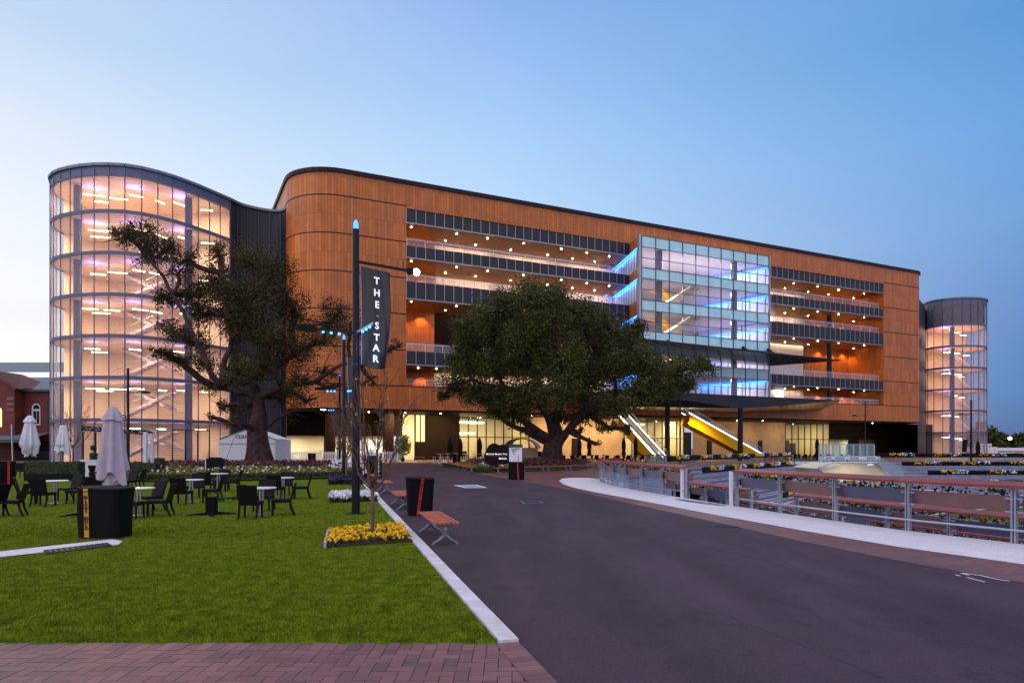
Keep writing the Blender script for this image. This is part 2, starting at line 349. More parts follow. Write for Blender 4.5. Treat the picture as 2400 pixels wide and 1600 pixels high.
def lamp(name, kind, loc, energy, col, size=.5, sy=None, rot=None, parent=None, spot=None):
    l = bpy.data.lights.new(name, kind); l.energy = energy; l.color = col
    if kind == 'AREA':
        l.size = size
        if sy: l.shape = 'RECTANGLE'; l.size_y = sy
    else: l.shadow_soft_size = size
    if spot: l.spot_size = R(spot); l.spot_blend = .6
    o = bpy.data.objects.new(name, l); S.collection.objects.link(o); o.location = loc
    if rot is not None: o.rotation_euler = rot
    if parent: attach(o, parent)
    return o
# ------------------------------------------------------------------ grandstand
P0 = Vector((-13.64, 88, 0)); DV = Vector((.898, .439, 0)).normalized(); NV = Vector((DV.y, -DV.x, 0))
def F(t, o, z=0): p = P0 + DV * t + NV * o; return Vector((p.x, p.y, z))
FR = Matrix((DV, -NV, (0, 0, 1))).transposed()       # façade-aligned rotation for boxes
def fbox(mb, t0, t1, o0, o1, z0, z1): return mb.box(F((t0 + t1) / 2, (o0 + o1) / 2, (z0 + z1) / 2), (t1 - t0, abs(o1 - o0), z1 - z0), m=FR)
ZT, ZP, ZB, ZS = 35.7, 32.6, 9.67, 6.7
GS = thing('grandstand', 'huge terracotta clad grandstand with open balconies and a lit glass stair hall', 'building', F(45, -10, 0))
arcL = [F(-8 + 6 * math.cos(a), -6 + 6 * math.sin(a)) for a in [R(180 - 90 * i / 10) for i in range(11)]]
arcR = [F(103 + 3 * math.cos(a), -3 + 3 * math.sin(a)) for a in [R(90 - 90 * i / 10) for i in range(11)]]
c = MB()
c.strip([F(-14, -34)] + arcL + [F(0, 0)], ZS, ZT)
c.strip([F(0, 0), F(93.4, 0)], ZP, ZT, 200); c.strip([F(0, 0), F(93.4, 0)], ZS, ZB, 300)
c.strip([F(93.4, 0)] + arcR + [F(106, -34)], ZS, ZT, 400)
c.build('cladding', CLAD, GS)
# shadow-gap bands round the curved ends, roof cap
c = MB(); out = lambda pts, d=.02: [p + (p - F(45, -15)).normalized() * d for p in pts]
for z in (9.67, 14.3, 18.95, 23.6, 28.25, 32.9):
    for pts in ([F(-14, -20)] + arcL + [F(0, 0)], [F(93.4, 0)] + arcR + [F(106, -20)]):
        for a, b in zip(pts, pts[1:]):
            c.bar((a.x, a.y, z), (b.x, b.y, z), .06, .13)
fbox(c, 0, 93.4, -.03, .025, ZB - .06, ZB + .07)
c.build('shadow_gap', 'dark_steel', GS)
c = MB(); ring = [F(-14, -34)] + arcL + arcR + [F(106, -34)]
for a, b in zip(ring, ring[1:]): c.bar((a.x, a.y, ZT + .22), (b.x, b.y, ZT + .22), .5, .5)
c.build('roof_edge', 'dark_steel', GS)
c = MB(); c.prism([F(-13.8, -34)] + out(arcL, -.3) + out(arcR, -.3) + [F(105.8, -34)], ZT - .5, ZT - .2); c.build('roof', 'dark_steel', GS)
# underside over the forecourt and the rear walls behind everything
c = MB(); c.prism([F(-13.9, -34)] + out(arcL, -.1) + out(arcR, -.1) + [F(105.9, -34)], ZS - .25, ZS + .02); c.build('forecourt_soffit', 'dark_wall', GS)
LEV = [(30.8, 32.6), (26.3, 27.9), (21.0, 23.3), (12.5, 14.3)]
def shortened(t0, t1, side):
    for zb, zf in LEV:
        s = MB(); fbox(s, t0, t1, -.22, -.12, zb + .05, zf - .04)
        sc = s.build('balcony_screen', 'louvre', GS)
        uvw = sc.data.uv_layers.new(name='UVMap')
        for p in sc.data.polygons:
            for li in p.loop_indices:
                v = sc.data.vertices[sc.data.loops[li].vertex_index].co; uvw.data[li].uv = (v.x, v.z)
        f = MB(); n = round((t1 - t0) / 1.32)
        for i in range(n + 1): t = t0 + .04 + (t1 - t0 - .08) * i / n; fbox(f, t - .035, t + .035, -.12, -.04, zb + .1, zf - .05)
        fbox(f, t0, t1, -.24, -.02, zb - .06, zb + .05)
        fr = f.build('screen_frame', 'galv', sc)
        s = MB(); fbox(s, t0, t1, -14, -.26, zb, zf); sl = s.build('balcony_floor', 'soffit_wood', GS); s = MB(); fbox(s, t0 + .1, t1 - .1, -13, -.3, zf + .004, zf + .03); s.build('deck', 'deck', sl)
    for zf, zc in ((27.9, 30.8), (23.3, 26.3), (14.3, 21.0), (9.67, 12.5)):
        o = -8.0
        w = MB()
        ta, tb = (t0 + 6.5, t1 + 2) if side == 'l' else (t0 - 1, t1 - 12)
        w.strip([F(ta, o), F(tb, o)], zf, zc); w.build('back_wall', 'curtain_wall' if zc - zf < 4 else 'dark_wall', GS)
        e = MB()                                  # terracotta return at the outer end of the balcony
        if side == 'l': e.strip([F(t0, 0), F(t0, o - .3)], zf, zc); e.strip([F(t0, o + .2), F(t0 + 6.6, o + .2)], zf, zc, 20)
        else: e.strip([F(t1 - 12, o + .2), F(t1, o + .2)], zf, zc); e.strip([F(t1, o), F(t1, 0)], zf, zc, 30)
        e.build('end_panelling', CLAD, GS)
        g = MB(); fbox(g, t0 + .1, t1 - .4, -.72, -.70, zf + .08, zf + 1.2); gl = g.build('balustrade', 'clear_glass', GS)
        h = MB(); fbox(h, t0 + .1, t1 - .4, -.66, -.60, zf + .92, zf + .98)
        n = round((t1 - t0) / 2.6)
        for i in range(n + 1): t = t0 + .3 + (t1 - t0 - .9) * i / n; fbox(h, t - .035, t + .035, -.68, -.6, zf, zf + .95)
        h.build('handrail', 'steel', gl)
        # wall washers hidden in the ceiling edge, warm
        n = 3 if side == 'l' else 2
        for i in range(n):
            t = ta + (tb - ta) * (i + .5) / n
            lamp('wall_washer', 'AREA', F(t, o + 1.4, zc - .06), 210 if zc - zf < 4 else 90, (1, .62, .32), (tb - ta) / n * .8, .12, rot=(R(25), 0, math.atan2(DV.y, DV.x)), parent=GS)
        for t in ((t0 + 1.2, t0 + 4.6) if side == 'l' else (t1 - 8.5, t1 - 5, t1 - 1.5)):
            lamp('scallop_lamp', 'SPOT', F(t, o + 1.1, zc - .1), 700, (1, .52, .13), .06, rot=(0, 0, 0), parent=GS, spot=110)
shortened(0, 35.4, 'l'); shortened(57.8, 93.4, 'r')
c = MB()
for z0, z1 in ((9.67, 12.5), (14.3, 21), (23.3, 26.3)): c.tube([F(82.5, -3.2, z0), F(82.5, -3.2, z1)], .45, 14)
c.build('column', 'dark_steel', GS)
# TV screens and bar clutter seen at the back of the right-hand balconies
for t, zf, zc in ((71, 23.3, 0), (73.5, 14.3, 0), (73.5, 9.67, 0)):
    s = MB(); fbox(s, t, t + 2.1, -7.7, -7.6, zf + 1.5, zf + 2.7); s.build('screen', 'screen_white', GS)
c = MB(); fbox(c, 71, 80, -7.9, -6.9, 14.3, 20.9); c.build('white_partition', 'lavender', GS)
# downlights in the balcony ceilings
dl = MB(); dl.lathe([(.095, 0), (.095, .03)], (0, 0, 0), 10); dl0 = dl.build('downlight', 'downlight'); dl0.parent = GS; first = [True]
def downlight(p):
    o = dl0 if first[0] else dl0.copy()
    if not first[0]: S.collection.objects.link(o)
    first[0] = False; o.parent = GS; o.matrix_parent_inverse = WM(GS).inverted(); o.location = p
for zb in (30.8, 26.3, 21.0):
    for t in (1.2, 7.6, 12.2, 17.8, 24, 28.4, 32.4): downlight(F(t, -1.6, zb - .05)); downlight(F(t - .3 if t > 2 else t, -5.2, zb - .05))
for t in (2.6, 5.2): downlight(F(t, -3, 12.45))
for zb in (30.8, 26.3, 21.0, 12.5):
    for i, t in enumerate((60, 65, 71.5, 77.5, 83, 90)): downlight(F(t, -1.6, zb - .05)); downlight(F(t + 1.8, -5.2, zb - .05))
for t in (-4, 1, 6, 15, 20, 60, 66, 95): downlight(F(t, -3.5, ZS - .3))
# ------------------------------------------------ glass stair hall projecting from the middle
A, B = F(34.0, 4.3), F(59.0, 4.45)
ex = (B - A).normalized(); nb = Vector((ex.y, -ex.x, 0)); BM = Matrix((ex, -nb, (0, 0, 1))).transposed(); BW = (B - A).length
def H(s, o, z): p = A + ex * s + nb * o; return Vector((p.x, p.y, z))
def hbox(mb, s0, s1, o0, o1, z0, z1): return mb.box(H((s0 + s1) / 2, (o0 + o1) / 2, (z0 + z1) / 2), (s1 - s0, abs(o1 - o0), z1 - z0), m=BM)
rows = [32.5, 30.9, 29.3, 27.9, 26.35, 24.75, 23.25, 21.7, 20.15, 18.7, 17.2, 15.6, 14.2, 12.6, 11.1, 9.8]
spand = {0, 3, 6, 9, 12}
for i in range(15):
    g = MB()
    for k in range(10):
        s0, s1 = BW * k / 10, BW * (k + 1) / 10
        g.face([H(s0 + .03, 0, rows[i + 1] + .03), H(s1 - .03, 0, rows[i + 1] + .03), H(s1 - .03, 0, rows[i] - .03), H(s0 + .03, 0, rows[i] - .03)])
    if i in spand: g.build('spandrel_row', 'spandrel', GS)
    else: g.build('window_row', 'hall_glass', GS)
g = MB()
for k in range(11): s = BW * k / 10; hbox(g, s - .04, s + .04, -.05, .12, 9.75, 32.55)
for z in rows: hbox(g, -.05, BW + .05, -.05, .08, z - .045, z + .045)
g.build('window_mullions', 'mid_steel', GS)
g = MB(); hbox(g, -.55, -.1, -.4, .1, 9.75, 32.6); hbox(g, BW + .05, BW + .3, -.4, .1, 9.75, 32.6); g.build('corner_post', 'galv', GS)
# splayed side walls: dark panels, LED-lit windows between
LA, LB = [H(-.3, -.3, 0), F(37.6, -8)], [H(BW + .2, -.3, 0), F(55.4, -8)]
for q, (a, b) in enumerate((LA, LB)):
    w = MB()
    for z0, z1 in ((30.8, 32.6), (26.3, 27.9), (21.0, 23.3), (17.2, 18.7), (12.6, 14.3)): w.strip([a, b], z0, z1)
    w.build('side_panel', CLAD if q == 0 else 'lavender', GS)
    w = MB()
    for z0, z1 in ((27.9, 30.8), (23.3, 26.3), (18.7, 21.0), (14.3, 17.2), (9.7, 12.6)):
        w.strip([a, b], z0, z1)
        v = MB(); led = MB()
        for i in range(10):
            p = a.lerp(b, (i + .5) / 10); v.box((p.x, p.y, (z0 + z1) / 2), (.12, .3, z1 - z0), m=FR)
        v.build('side_fin', 'galv', GS)
        inn = (F(46, -2) - a); inn.z = 0; inn.normalize(); sg = -.35 if q == 0 else 1
        off = Vector((ex.x, ex.y, 0)) * (-.28 if q == 0 else -.35)
        led.bar((a.x + off.x, a.y + off.y, z1 - .15), (b.x + off.x, b.y + off.y, z1 - .15), .10, .10)
        led.build('led_strip', 'led_blue', GS)
        dd = (b - a).normalized(); ln = (b - a).length; off2 = Vector((ex.x, ex.y, 0)) * (-.5)
        for f in (.2, .5, .8):
            p = a.lerp(b, f) + off2; lamp('led_lamp', 'AREA', (p.x, p.y, z1 - .2), 85, (.02, .26, 1), 0.05, ln * .3, rot=(0, R(-30), math.atan2(dd.y, dd.x) - R(90)), parent=GS)
    w.build('side_window', 'lavender', GS)
# interior: floors, rear wall, columns, stair flights, ceiling lamps
for z in (31.2, 26.6, 22.0, 17.4, 12.8):
    g = MB(); g.prism([H(.2, -.5, 0), H(BW - .2, -.5, 0), F(55.2, -9), F(37.8, -9)], z, z + 1.0); g.build('hall_floor', 'lavender', GS)
    for s in (5, 12, 19):
        lamp('hall_lamp', 'AREA', H(s, -3.6, z - .08), 1050, (1, .90, .88) if z > 24 else (1, .84, .68), .4, rot=(0, 0, 0), parent=GS)
g = MB(); g.strip([F(37, -9), F(56, -9)], 9.7, 32); g.build('hall_back_wall', 'peach', GS)
g = MB()
for s in (4.4, 19.2): g.tube([H(s, -1.6, 9.7), H(s, -1.6, 31.2)], .48, 14)
g.build('hall_column', 'mid_steel', GS)
for z in (22.6, 18.0, 13.4):
    g = MB(); g.bar(H(5.6, -3.2, z + .2), H(13.2, -3.2, z + 4.6), 1.7, .9); st = g.build('stair_flight', 'peach', GS)
    g = MB(); g.bar(H(5.8, -2.2, z + 1.15), H(11.2, -2.2, z + 4.25), .04, .05); g.build('stair_light', 'strip_light', st)
    g = MB(); g.bar(H(13.5, -5.6, z), H(6.5, -5.6, z + 4.2), 1.7, .8); g.build('stair_flight', 'escalator_yellow', GS)
# canopies
tip = at(1975, 843, 109.6); o0 = at(1500, 793, 87.8); oc = at(1792, 824, 100.5)
c = MB(); ZO, ZI = 15.6, 14.85; V3 = lambda p, z: Vector((p.x, p.y, z))
lo_ = [V3(o0, ZO), V3(oc, ZO), V3(tip, ZO + .08), V3(H(BW + .15, .16, 0), ZI), V3(H(-4, .16, 0), ZI)]
hi_t = [V3(o0, ZO + .25), V3(oc, ZO + .25), V3(tip, ZO + .16), V3(H(BW + .15, .16, 0), ZO + .55), V3(H(-4, .16, 0), ZO + .55)]
c.face([lo_[0], lo_[4], lo_[3], lo_[1]]); c.face([lo_[1], lo_[3], lo_[2]]); c.face([hi_t[0], hi_t[1], hi_t[3], hi_t[4]]); c.face([hi_t[1], hi_t[2], hi_t[3]])
for i in range(5): c.face([lo_[i], lo_[(i + 1) % 5], hi_t[(i + 1) % 5], hi_t[i]])
c.build('upper_canopy', 'canopy_metal', GS)
for s in (4.5, 19.3, 24.6):
    g = MB(); a = H(s, .12, 17.5); b = H(s, 2.3, 16.0); g.bar(a, b, .2, .45); g.build('canopy_bracket', 'dark_steel', GS)
lo0, lo1, lo2 = at(1440, 912, 83), at(1800, 929.5, 95.5), at(1972, 938, 103.7)
c = MB(); keel = [at(1430, 952, 84.5), at(1730, 956.5, 92), at(1800, 953, 95.5), lo2]
edge = [lo0, at(1730, 926.2, 92.8), lo1, lo2]
back = [F(24, .1, 7.4), F(54, .1, 7.4), F(60, .1, 7.6), F(76, .1, 8.2)]
for i in range(3):
    c.face([edge[i], keel[i], keel[i + 1], edge[i + 1]]); c.face([keel[i], back[i], back[i + 1], keel[i + 1]])
    c.face([edge[i], edge[i + 1], back[i + 1] + Vector((0, 0, 1.6)), back[i] + Vector((0, 0, 1.6))])
c.face([edge[0], back[0] + Vector((0, 0, 1.6)), back[0], keel[0]])
c.build('lower_canopy', 'canopy_metal', GS)
for x, Y in ((1564, 92.5), (1735, 93.5)):
    p = at(x, 1046, Y); c = MB(); c.tube([(p.x, p.y, 0), (p.x, p.y, 7.3)], .36, 16); c.build('canopy_column', 'dark_steel', GS)
# ------------------------------------------------ ground storey set back under the soffit
OG = -9.0
def gwall(t0, t1, z0, z1, mat, name, o=OG):
    w = MB(); w.strip([F(t0, o), F(t1, o)], z0, z1); return w.build(name, mat, GS)
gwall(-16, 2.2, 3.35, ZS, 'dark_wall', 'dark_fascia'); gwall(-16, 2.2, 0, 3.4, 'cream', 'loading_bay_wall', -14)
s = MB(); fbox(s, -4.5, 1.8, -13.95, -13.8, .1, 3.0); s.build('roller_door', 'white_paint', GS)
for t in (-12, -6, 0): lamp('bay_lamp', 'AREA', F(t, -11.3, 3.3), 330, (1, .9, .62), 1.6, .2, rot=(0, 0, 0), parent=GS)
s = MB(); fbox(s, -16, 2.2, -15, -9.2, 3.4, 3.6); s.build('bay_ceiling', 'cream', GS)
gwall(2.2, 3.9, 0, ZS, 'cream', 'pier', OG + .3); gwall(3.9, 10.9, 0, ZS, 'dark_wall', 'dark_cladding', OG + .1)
s = MB(); fbox(s, 4.2, 4.75, OG + .12, OG + .2, 2.6, 6.4); fbox(s, 4.95, 5.5, OG + .12, OG + .2, 2.6, 6.4); s.build('lit_slit_window', 'lit_window', GS)
lamp('pier_lamp', 'SPOT', F(3.2, OG + 2.2, ZS - .4), 900, (1, .8, .4), .1, rot=(R(16), 0, math.atan2(DV.y, DV.x)), parent=GS, spot=80)
gwall(22.5, 40.4, 0, ZS, 'warm_concrete', 'concrete_wall'); gwall(55, 77.6, 0, ZS, 'warm_concrete', 'concrete_wall')
s = MB(); fbox(s, 30.2, 31.6, OG + .02, OG + .1, 0, 3.2); fbox(s, 58.2, 59.3, OG + .02, OG + .1, 0, 3.0); fbox(s, 70.5, 71.6, OG + .02, OG + .1, 0, 3.0); fbox(s, 52.9, 54.6, OG + .02, OG + .12, 0, 4.4); s.build('door', 'dark_steel', GS)
def shopfront(t0, t1, n, lampw):
    g = MB(); g.face([F(t0, OG, 0), F(t1, OG, 0), F(t1, OG, ZS), F(t0, OG, ZS)]); gl = g.build('shopfront', 'clear_glass', GS)
    m = MB()
    for i in range(n + 1): t = t0 + (t1 - t0) * i / n; fbox(m, t - .06, t + .06, OG - .08, OG + .1, 0, ZS)
    for z in (3.3, .05, ZS - .15): fbox(m, t0, t1, OG - .06, OG + .08, z - .06, z + .06)
    m.build('shopfront_frame', 'dark_steel', gl)
    b = MB(); b.strip([F(t0 - .2, OG), F(t0 - .2, OG - 9), F(t1 + .2, OG - 9), F(t1 + .2, OG)], 0, ZS - .02); b.build('room_wall', 'cream', GS)
    f = MB(); f.prism([F(t0, OG - .1), F(t1, OG - .1), F(t1, OG - 9), F(t0, OG - 9)], 0, .04); f.build('room_floor', 'brown_panel', GS)
    for i in range(max(1, round((t1 - t0) / 5))):
        t = t0 + 2.5 + 5 * i; lamp('room_lamp', 'AREA', F(min(t, t1 - 1), OG - 4, ZS - .3), lampw, (1, .78, .32), .6, rot=(0, 0, 0), parent=GS)
shopfront(10.9, 22.5, 8, 400); shopfront(40.4, 53, 8, 430); shopfront(77.6, 89.6, 7, 430)
def ringlamp(p, r):
    g = MB(); n = 20; pts = [Vector((p.x + r * math.cos(2 * math.pi * i / n), p.y + r * math.sin(2 * math.pi * i / n), p.z)) for i in range(n + 1)]
    g.tube(pts, .14, 6); g.build('ring_lamp', 'ring_lamp', GS)
ringlamp(F(12.6, OG - 2.5, 5.6), 1.0); ringlamp(F(15.2, OG - 4, 5.6), 1.2); ringlamp(F(12.5, OG - 2.2, 3.9), 1.6); ringlamp(F(44.5, OG - 3, 5.7), 1.7)
for t0, t1 in ((12, 14.5), (79, 81), (84, 87), (42, 44), (47, 51)):
    s = MB(); fbox(s, t0, t1, OG - 6.5, OG - 5.8, .04, 2.6 if t0 > 40 else 1.2); fbox(s, t0 + .3, t0 + .8, OG - 6, OG - 5.5, .04, 3.2); s.build('bar_fitting', 'dark_steel', GS)
gwall(89.6, 112, 3.4, ZS, 'dark_wall', 'dark_fascia'); gwall(89.6, 112, 0, 3.5, 'cream', 'loading_bay_wall', -13)
for t in (96.4, 103): s = MB(); fbox(s, t, t + 1.6, OG - .3, OG + .3, 0, 3.4); s.build('dark_pier', 'dark_wall', GS)
s = MB(); fbox(s, 104.6, 122, OG - .3, OG + .2, 0, 6.7); s.build('dark_pier', 'dark_wall', GS)
for t in (93, 100): lamp('bay_lamp', 'AREA', F(t, -11, 3.3), 170, (1, .88, .6), 1.2, .2, rot=(0, 0, 0), parent=GS)
# forecourt lamps in the soffit: warm light on the concrete and paving
for t, e in ((-6, 800), (1, 1000), (8, 800), (16, 600), (26, 800), (32, 900), (38, 800), (50, 520), (60, 300), (67, 260), (75, 300), (84, 420), (98, 130)):
    lamp('soffit_lamp', 'AREA', F(t, -5.0, ZS - .3), e, (1, .62, .26), .5, rot=(R(14), 0, math.atan2(DV.y, DV.x)), parent=GS)
for t in (-9, -1): c = MB(); fbox(c, t, t + 1.3, -7.6, -6.6, 0, ZS); c.build('forecourt_pier', 'dark_wall', GS)
# ------------------------------------------------ escalators with yellow sides
def escalator(a, b, label, w=1.5):
    e = thing('escalator', label, 'escalator', (b.x, b.y, 0), 0, 'escalators up to the grandstand')
    d = Vector((b.x - a.x, b.y - a.y, 0)).normalized(); n = Vector((d.y, -d.x, 0))
    if n.y > 0: n = -n
    for sgn, mt in ((1, 'escalator_yellow'), (-1, 'escalator_yellow')):
        g = MB(); o = n * (w / 2 * sgn); g.bar(a + o + Vector((0, 0, -.45)), b + o + Vector((0, 0, -.45)), .12, 1.5); g.build('side_panel', mt, e)
    g = MB(); g.bar(a, b, w - .2, .35); g.build('step_run', 'steel', e)
    for sgn in (1, -1):
        o = n * (w / 2 * sgn); g = MB(); g.bar(a + o + Vector((0, 0, .85)), b + o + Vector((0, 0, .85)), .03, .85); gl = g.build('glass_side', 'clear_glass', e)
        h = MB(); h.tube([a + o + Vector((0, 0, 1.3)), b + o + Vector((0, 0, 1.3)), b + d * .5 + o + Vector((0, 0, 1.0)), b + d * .2 + o + Vector((0, 0, .5))], .06, 6); h.build('handrail', 'steel', gl)
        h = MB(); h.bar(a + o * .93 + Vector((0, 0, .5)), b + o * .93 + Vector((0, 0, .5)), .05, .07); h.build('light_strip', 'lamp_white', e)
        if sgn == 1: h = MB(); h.bar(a + o * 1.1 + Vector((0, 0, .36)), b + o * 1.1 + Vector((0, 0, .36)), .05, .10); h.build('edge_glow', 'strip_light', e)  # glowing strip added along the edge to brighten the near glass side
    return e
q0, q1 = at(1606, 972, 97.0), at(1778, 1076, 106); q1.z = .3; q0.z = 6.2
escalator(q0, q1, 'long yellow sided escalator in full view beneath the lower canopy')
p0, p1 = at(1462, 985, 97), at(1548, 1079, 88); p0.z = 5.9; p1.z = .3
escalator(p0, p1, 'yellow sided escalator half hidden by the right-hand fig tree branches')
lamp('escalator_fill', 'SPOT', at(1660, 965, 92.0), 7000, (1, .8, .3), .1, rot=(R(35), 0, R(10)), parent=GS, spot=100)  # added spot without a fixture, brightens the yellow sides
# ------------------------------------------------ glazed stair towers
def stair_tower(name, label, plan, bands, ztop, core, tubes, link=None, lamps=(), topdark=False, ground=True, flights=()):
    T = thing(name, label, 'building', (plan[len(plan) // 2].x, plan[len(plan) // 2].y, 0))
    z0s = [0] + bands; z1s = bands + [ztop - 1.0]
    g = MB(); g.strip(plan, 0, ztop); g.build('louvred_glazing', 'louvre_glass', T)
    cen = sum(plan, Vector()) / len(plan)
    def push(p, d): q = (p - core[len(core) // 2]); q.z = 0; q.normalize(); return p + q * d
    for z in bands:
        b = MB()
        for a, e in zip(plan, plan[1:]): a2, e2 = push(a, .06), push(e, .06); b.bar((a2.x, a2.y, z), (e2.x, e2.y, z), .12, .36)
        b.build('floor_band', 'tower_steel', T)
    b = MB()
    for a, e in zip(plan, plan[1:]): a2, e2 = push(a, .04), push(e, .04); b.bar((a2.x, a2.y, ztop - .5), (e2.x, e2.y, ztop - .5), .1, 1.0)
    b.build('parapet_band', 'tower_steel', T)
    b = MB()
    for p in plan:
        a = push(p, .1); b.box((a.x, a.y, ztop / 2), (.08, .12, ztop), 0)
    b.build('mullion', 'tower_steel', T)
    b = MB(); full = (link or [])
    for a, e in zip(plan + full, (plan + full)[1:]): a2, e2 = push(a, .1), push(e, .1); b.bar((a2.x, a2.y, ztop + .1), (e2.x, e2.y, ztop + .1), .45, .3)
    b.build('roof_edge', 'cast_metal', T)
    b = MB(); b.strip(core, 0, ztop - .3); b.build('core_wall', 'peach', T)
    inset = [p.lerp(cen, .03) for p in plan]
    for i, z in enumerate(bands + [ztop - .95]):
        s = MB(); s.prism(inset + list(reversed(core)), z - .15, z + .15); s.build('floor_slab', 'peach', T)
    for z, on in zip(z1s, range(99)):
        if topdark and on == len(z1s) - 1: continue
        for (a, e, h) in tubes:
            if rnd.random() < .14: continue
            jx, jy, jz = rnd.uniform(-.4, .4), rnd.uniform(-.4, .4), rnd.uniform(-.1, .25); q_ = rnd.uniform(.75, 1.1)
            s = MB(); s.bar((a[0] + jx, a[1] + jy, z - h + jz * .3), (a[0] + jx + (e[0] - a[0]) * q_, a[1] + jy + (e[1] - a[1]) * q_, z - h + jz * .3), .12, .12); s.build('ceiling_light', 'tube_light', T)
    for z, on in zip(z1s, range(99)):
        if topdark and on == len(z1s) - 1: continue
        for (x, y, e, col, up) in lamps:
            lamp('floor_lamp', 'AREA', (x, y, z - (1.1 if up else .35)), e * (.5 + .085 * on), col, .5 if up else .3, rot=(R(180), 0, 0) if up else (0, 0, 0), parent=T)
    if topdark: s = MB(); s.strip([p.lerp(cen, .05) for p in plan], bands[-1] + .3, ztop - 1); s.build('unlit_sheet', 'black_paint', T)  # black sheet added to stand for the darkness of the unlit storey
    if link:
        w = MB(); w.strip(link, 0, ztop); w.build('link_wall', 'louvre', T)
        b = MB()
        for p in resample([Vector(q) for q in link], 1.35): b.box((p.x + .05, p.y - .08, ztop / 2), (.06, .1, ztop), 0)
        b.build('link_mullion', 'mid_steel', T)
    for i, z in enumerate(z0s[:-1] if not topdark else z0s[:-2]):
        for (a, e, fr, to) in flights:
            s = MB(); zz = z1s[i] - z
            A_ = Vector((a[0], a[1], z + fr * zz)); E_ = Vector((e[0], e[1], z + to * zz))
            n = 16
            for k in range(n): p = A_.lerp(E_, (k + .5) / n); s.box(p, ((E_ - A_).length / n * 1.0, 1.5, .10), math.atan2(E_.y - A_.y, E_.x - A_.x))
            s.bar(A_ + Vector((0, -.75, -.1)), E_ + Vector((0, -.75, -.1)), .08, .32); s.bar(A_ + Vector((0, .75, -.1)), E_ + Vector((0, .75, -.1)), .08, .32)
            fl = s.build('stair_flight', 'stair_grey', T)
            s = MB(); s.bar(A_ + Vector((0, -.75, .95)), E_ + Vector((0, -.75, .95)), .05, .05); s.bar(A_ + Vector((0, -.75, .5)), E_ + Vector((0, -.75, .5)), .03, .03); s.build('stair_rail', 'galv', fl)
    return T
pl = spline([(-51.5, 88, 0), (-53.2, 84, 0), (-53.6, 80.8, 0), (-52.6, 77.9, 0), (-50.7, 76, 0), (-48, 74.7, 0), (-45, 74.0, 0), (-41.8, 74.3, 0), (-39.3, 76.1, 0), (-37.2, 79.2, 0), (-34.9, 84.4, 0)], 1.6)
lk = spline([(-34.9, 84.4, 0), (-34.2, 86.2, 0), (-32.3, 87.9, 0), (-30.6, 88.5, 0), (-29.6, 88.2, 0), (-28.95, 87.5, 0)], .6)
tb = [((-48.6, 77.6), (-46.8, 78.3), .9), ((-46.4, 78.5), (-44.6, 79.2), .9), ((-48.8, 79.6), (-46.9, 80.2), 1.0), ((-43.3, 77.6), (-42.2, 78.6), .9), ((-41.6, 79.2), (-41.1, 80.6), .9), ((-39.4, 80.0), (-38.6, 81.6), .9), ((-37.9, 82.6), (-36.3, 82.9), .9)]
WARM = (1, .72, .46)
VIO = (.26, .20, 1)
LT = stair_tower('stair_tower', 'large curved glass stair tower glowing peach at the left end', pl, [4.8, 9.4, 13.9, 18.4, 22.9, 27.4], 32.3,
    [Vector((-53.1, 80.9, 0)), Vector((-52.2, 84.5, 0)), Vector((-50, 86.6, 0)), Vector((-46, 86.6, 0)), Vector((-40, 86.2, 0)), Vector((-35.2, 85.4, 0))], tb, lk,
    lamps=[(-48.5, 80, 760, WARM, False), (-43.5, 79.4, 760, WARM, False), (-38.6, 82.4, 560, WARM, False), (-51.4, 79.6, 220, WARM, False), (-47.4, 77.6, 90, VIO, True), (-42.8, 77.4, 80, VIO, True), (-38.9, 80, 80, VIO, True)],
    flights=[((-47.0, 80.4), (-40.2, 81.4), .02, .78), ((-40.6, 83.6), (-47.0, 83.0), .3, .98)])
c = MB()
for x, y in ((-48.6, 76.4), (-38.0, 80.2)): c.tube([(x, y, 0), (x, y, 31)], .42, 12)
c.build('column', 'mid_steel', LT)
c = MB()       # street doors in the tower base
for k in range(4):
    p = pl[17].lerp(pl[20], k / 3); c.box((p.x + .15, p.y - .25, 1.9), (.07, .07, 3.8), R(60))
c.bar(Vector((pl[17].x + .15, pl[17].y - .25, 3.8)), Vector((pl[20].x + .15, pl[20].y - .25, 3.8)), .07, .1)
c.build('door_frame', 'dark_steel', LT)
cx, cy = 95.3, 149.0
pr = spline([(91.3, 152, 0), (89.6, 147.8, 0), (90.1, 144.6, 0), (92.4, 142.8, 0), (95.5, 142.4, 0), (99, 143.4, 0), (101.5, 146, 0), (102.3, 149.5, 0), (101.8, 153, 0)], 1.75)
RT = stair_tower('stair_tower', 'distant round glass stair tower at the right end with an unlit top storey', pr, [4.8, 9.4, 13.9, 18.4, 22.9, 27.4], 32.8,
    [Vector((91.3, 152.2, 0)), Vector((94, 152.5, 0)), Vector((98, 153.5, 0)), Vector((101.8, 153, 0))],
    [((91.8, 145.8), (93.4, 145.2), 1.0), ((94, 145.5), (96, 146), 1.2), ((96.5, 147), (98.2, 147.5), 1.5)], None,
    lamps=[(93.2, 147, 520, (1, .64, .44), False), (97.5, 147.5, 520, (1, .64, .44), False), (92.5, 145.5, 160, VIO, True)], topdark=True, flights=[((94.5, 148.0), (99.8, 148.8), .95, .1)])
c = MB(); c.tube([(93.6, 145.2, 0), (93.6, 145.2, 31)], .5, 12); c.build('column', 'mid_steel', RT)
c = MB(); c.strip([Vector((80.6, 135.6, 0)), Vector((86, 142.6, 0)), Vector((90.4, 149, 0))], 0, 31.5); c.build('link_wall', 'louvre', RT)
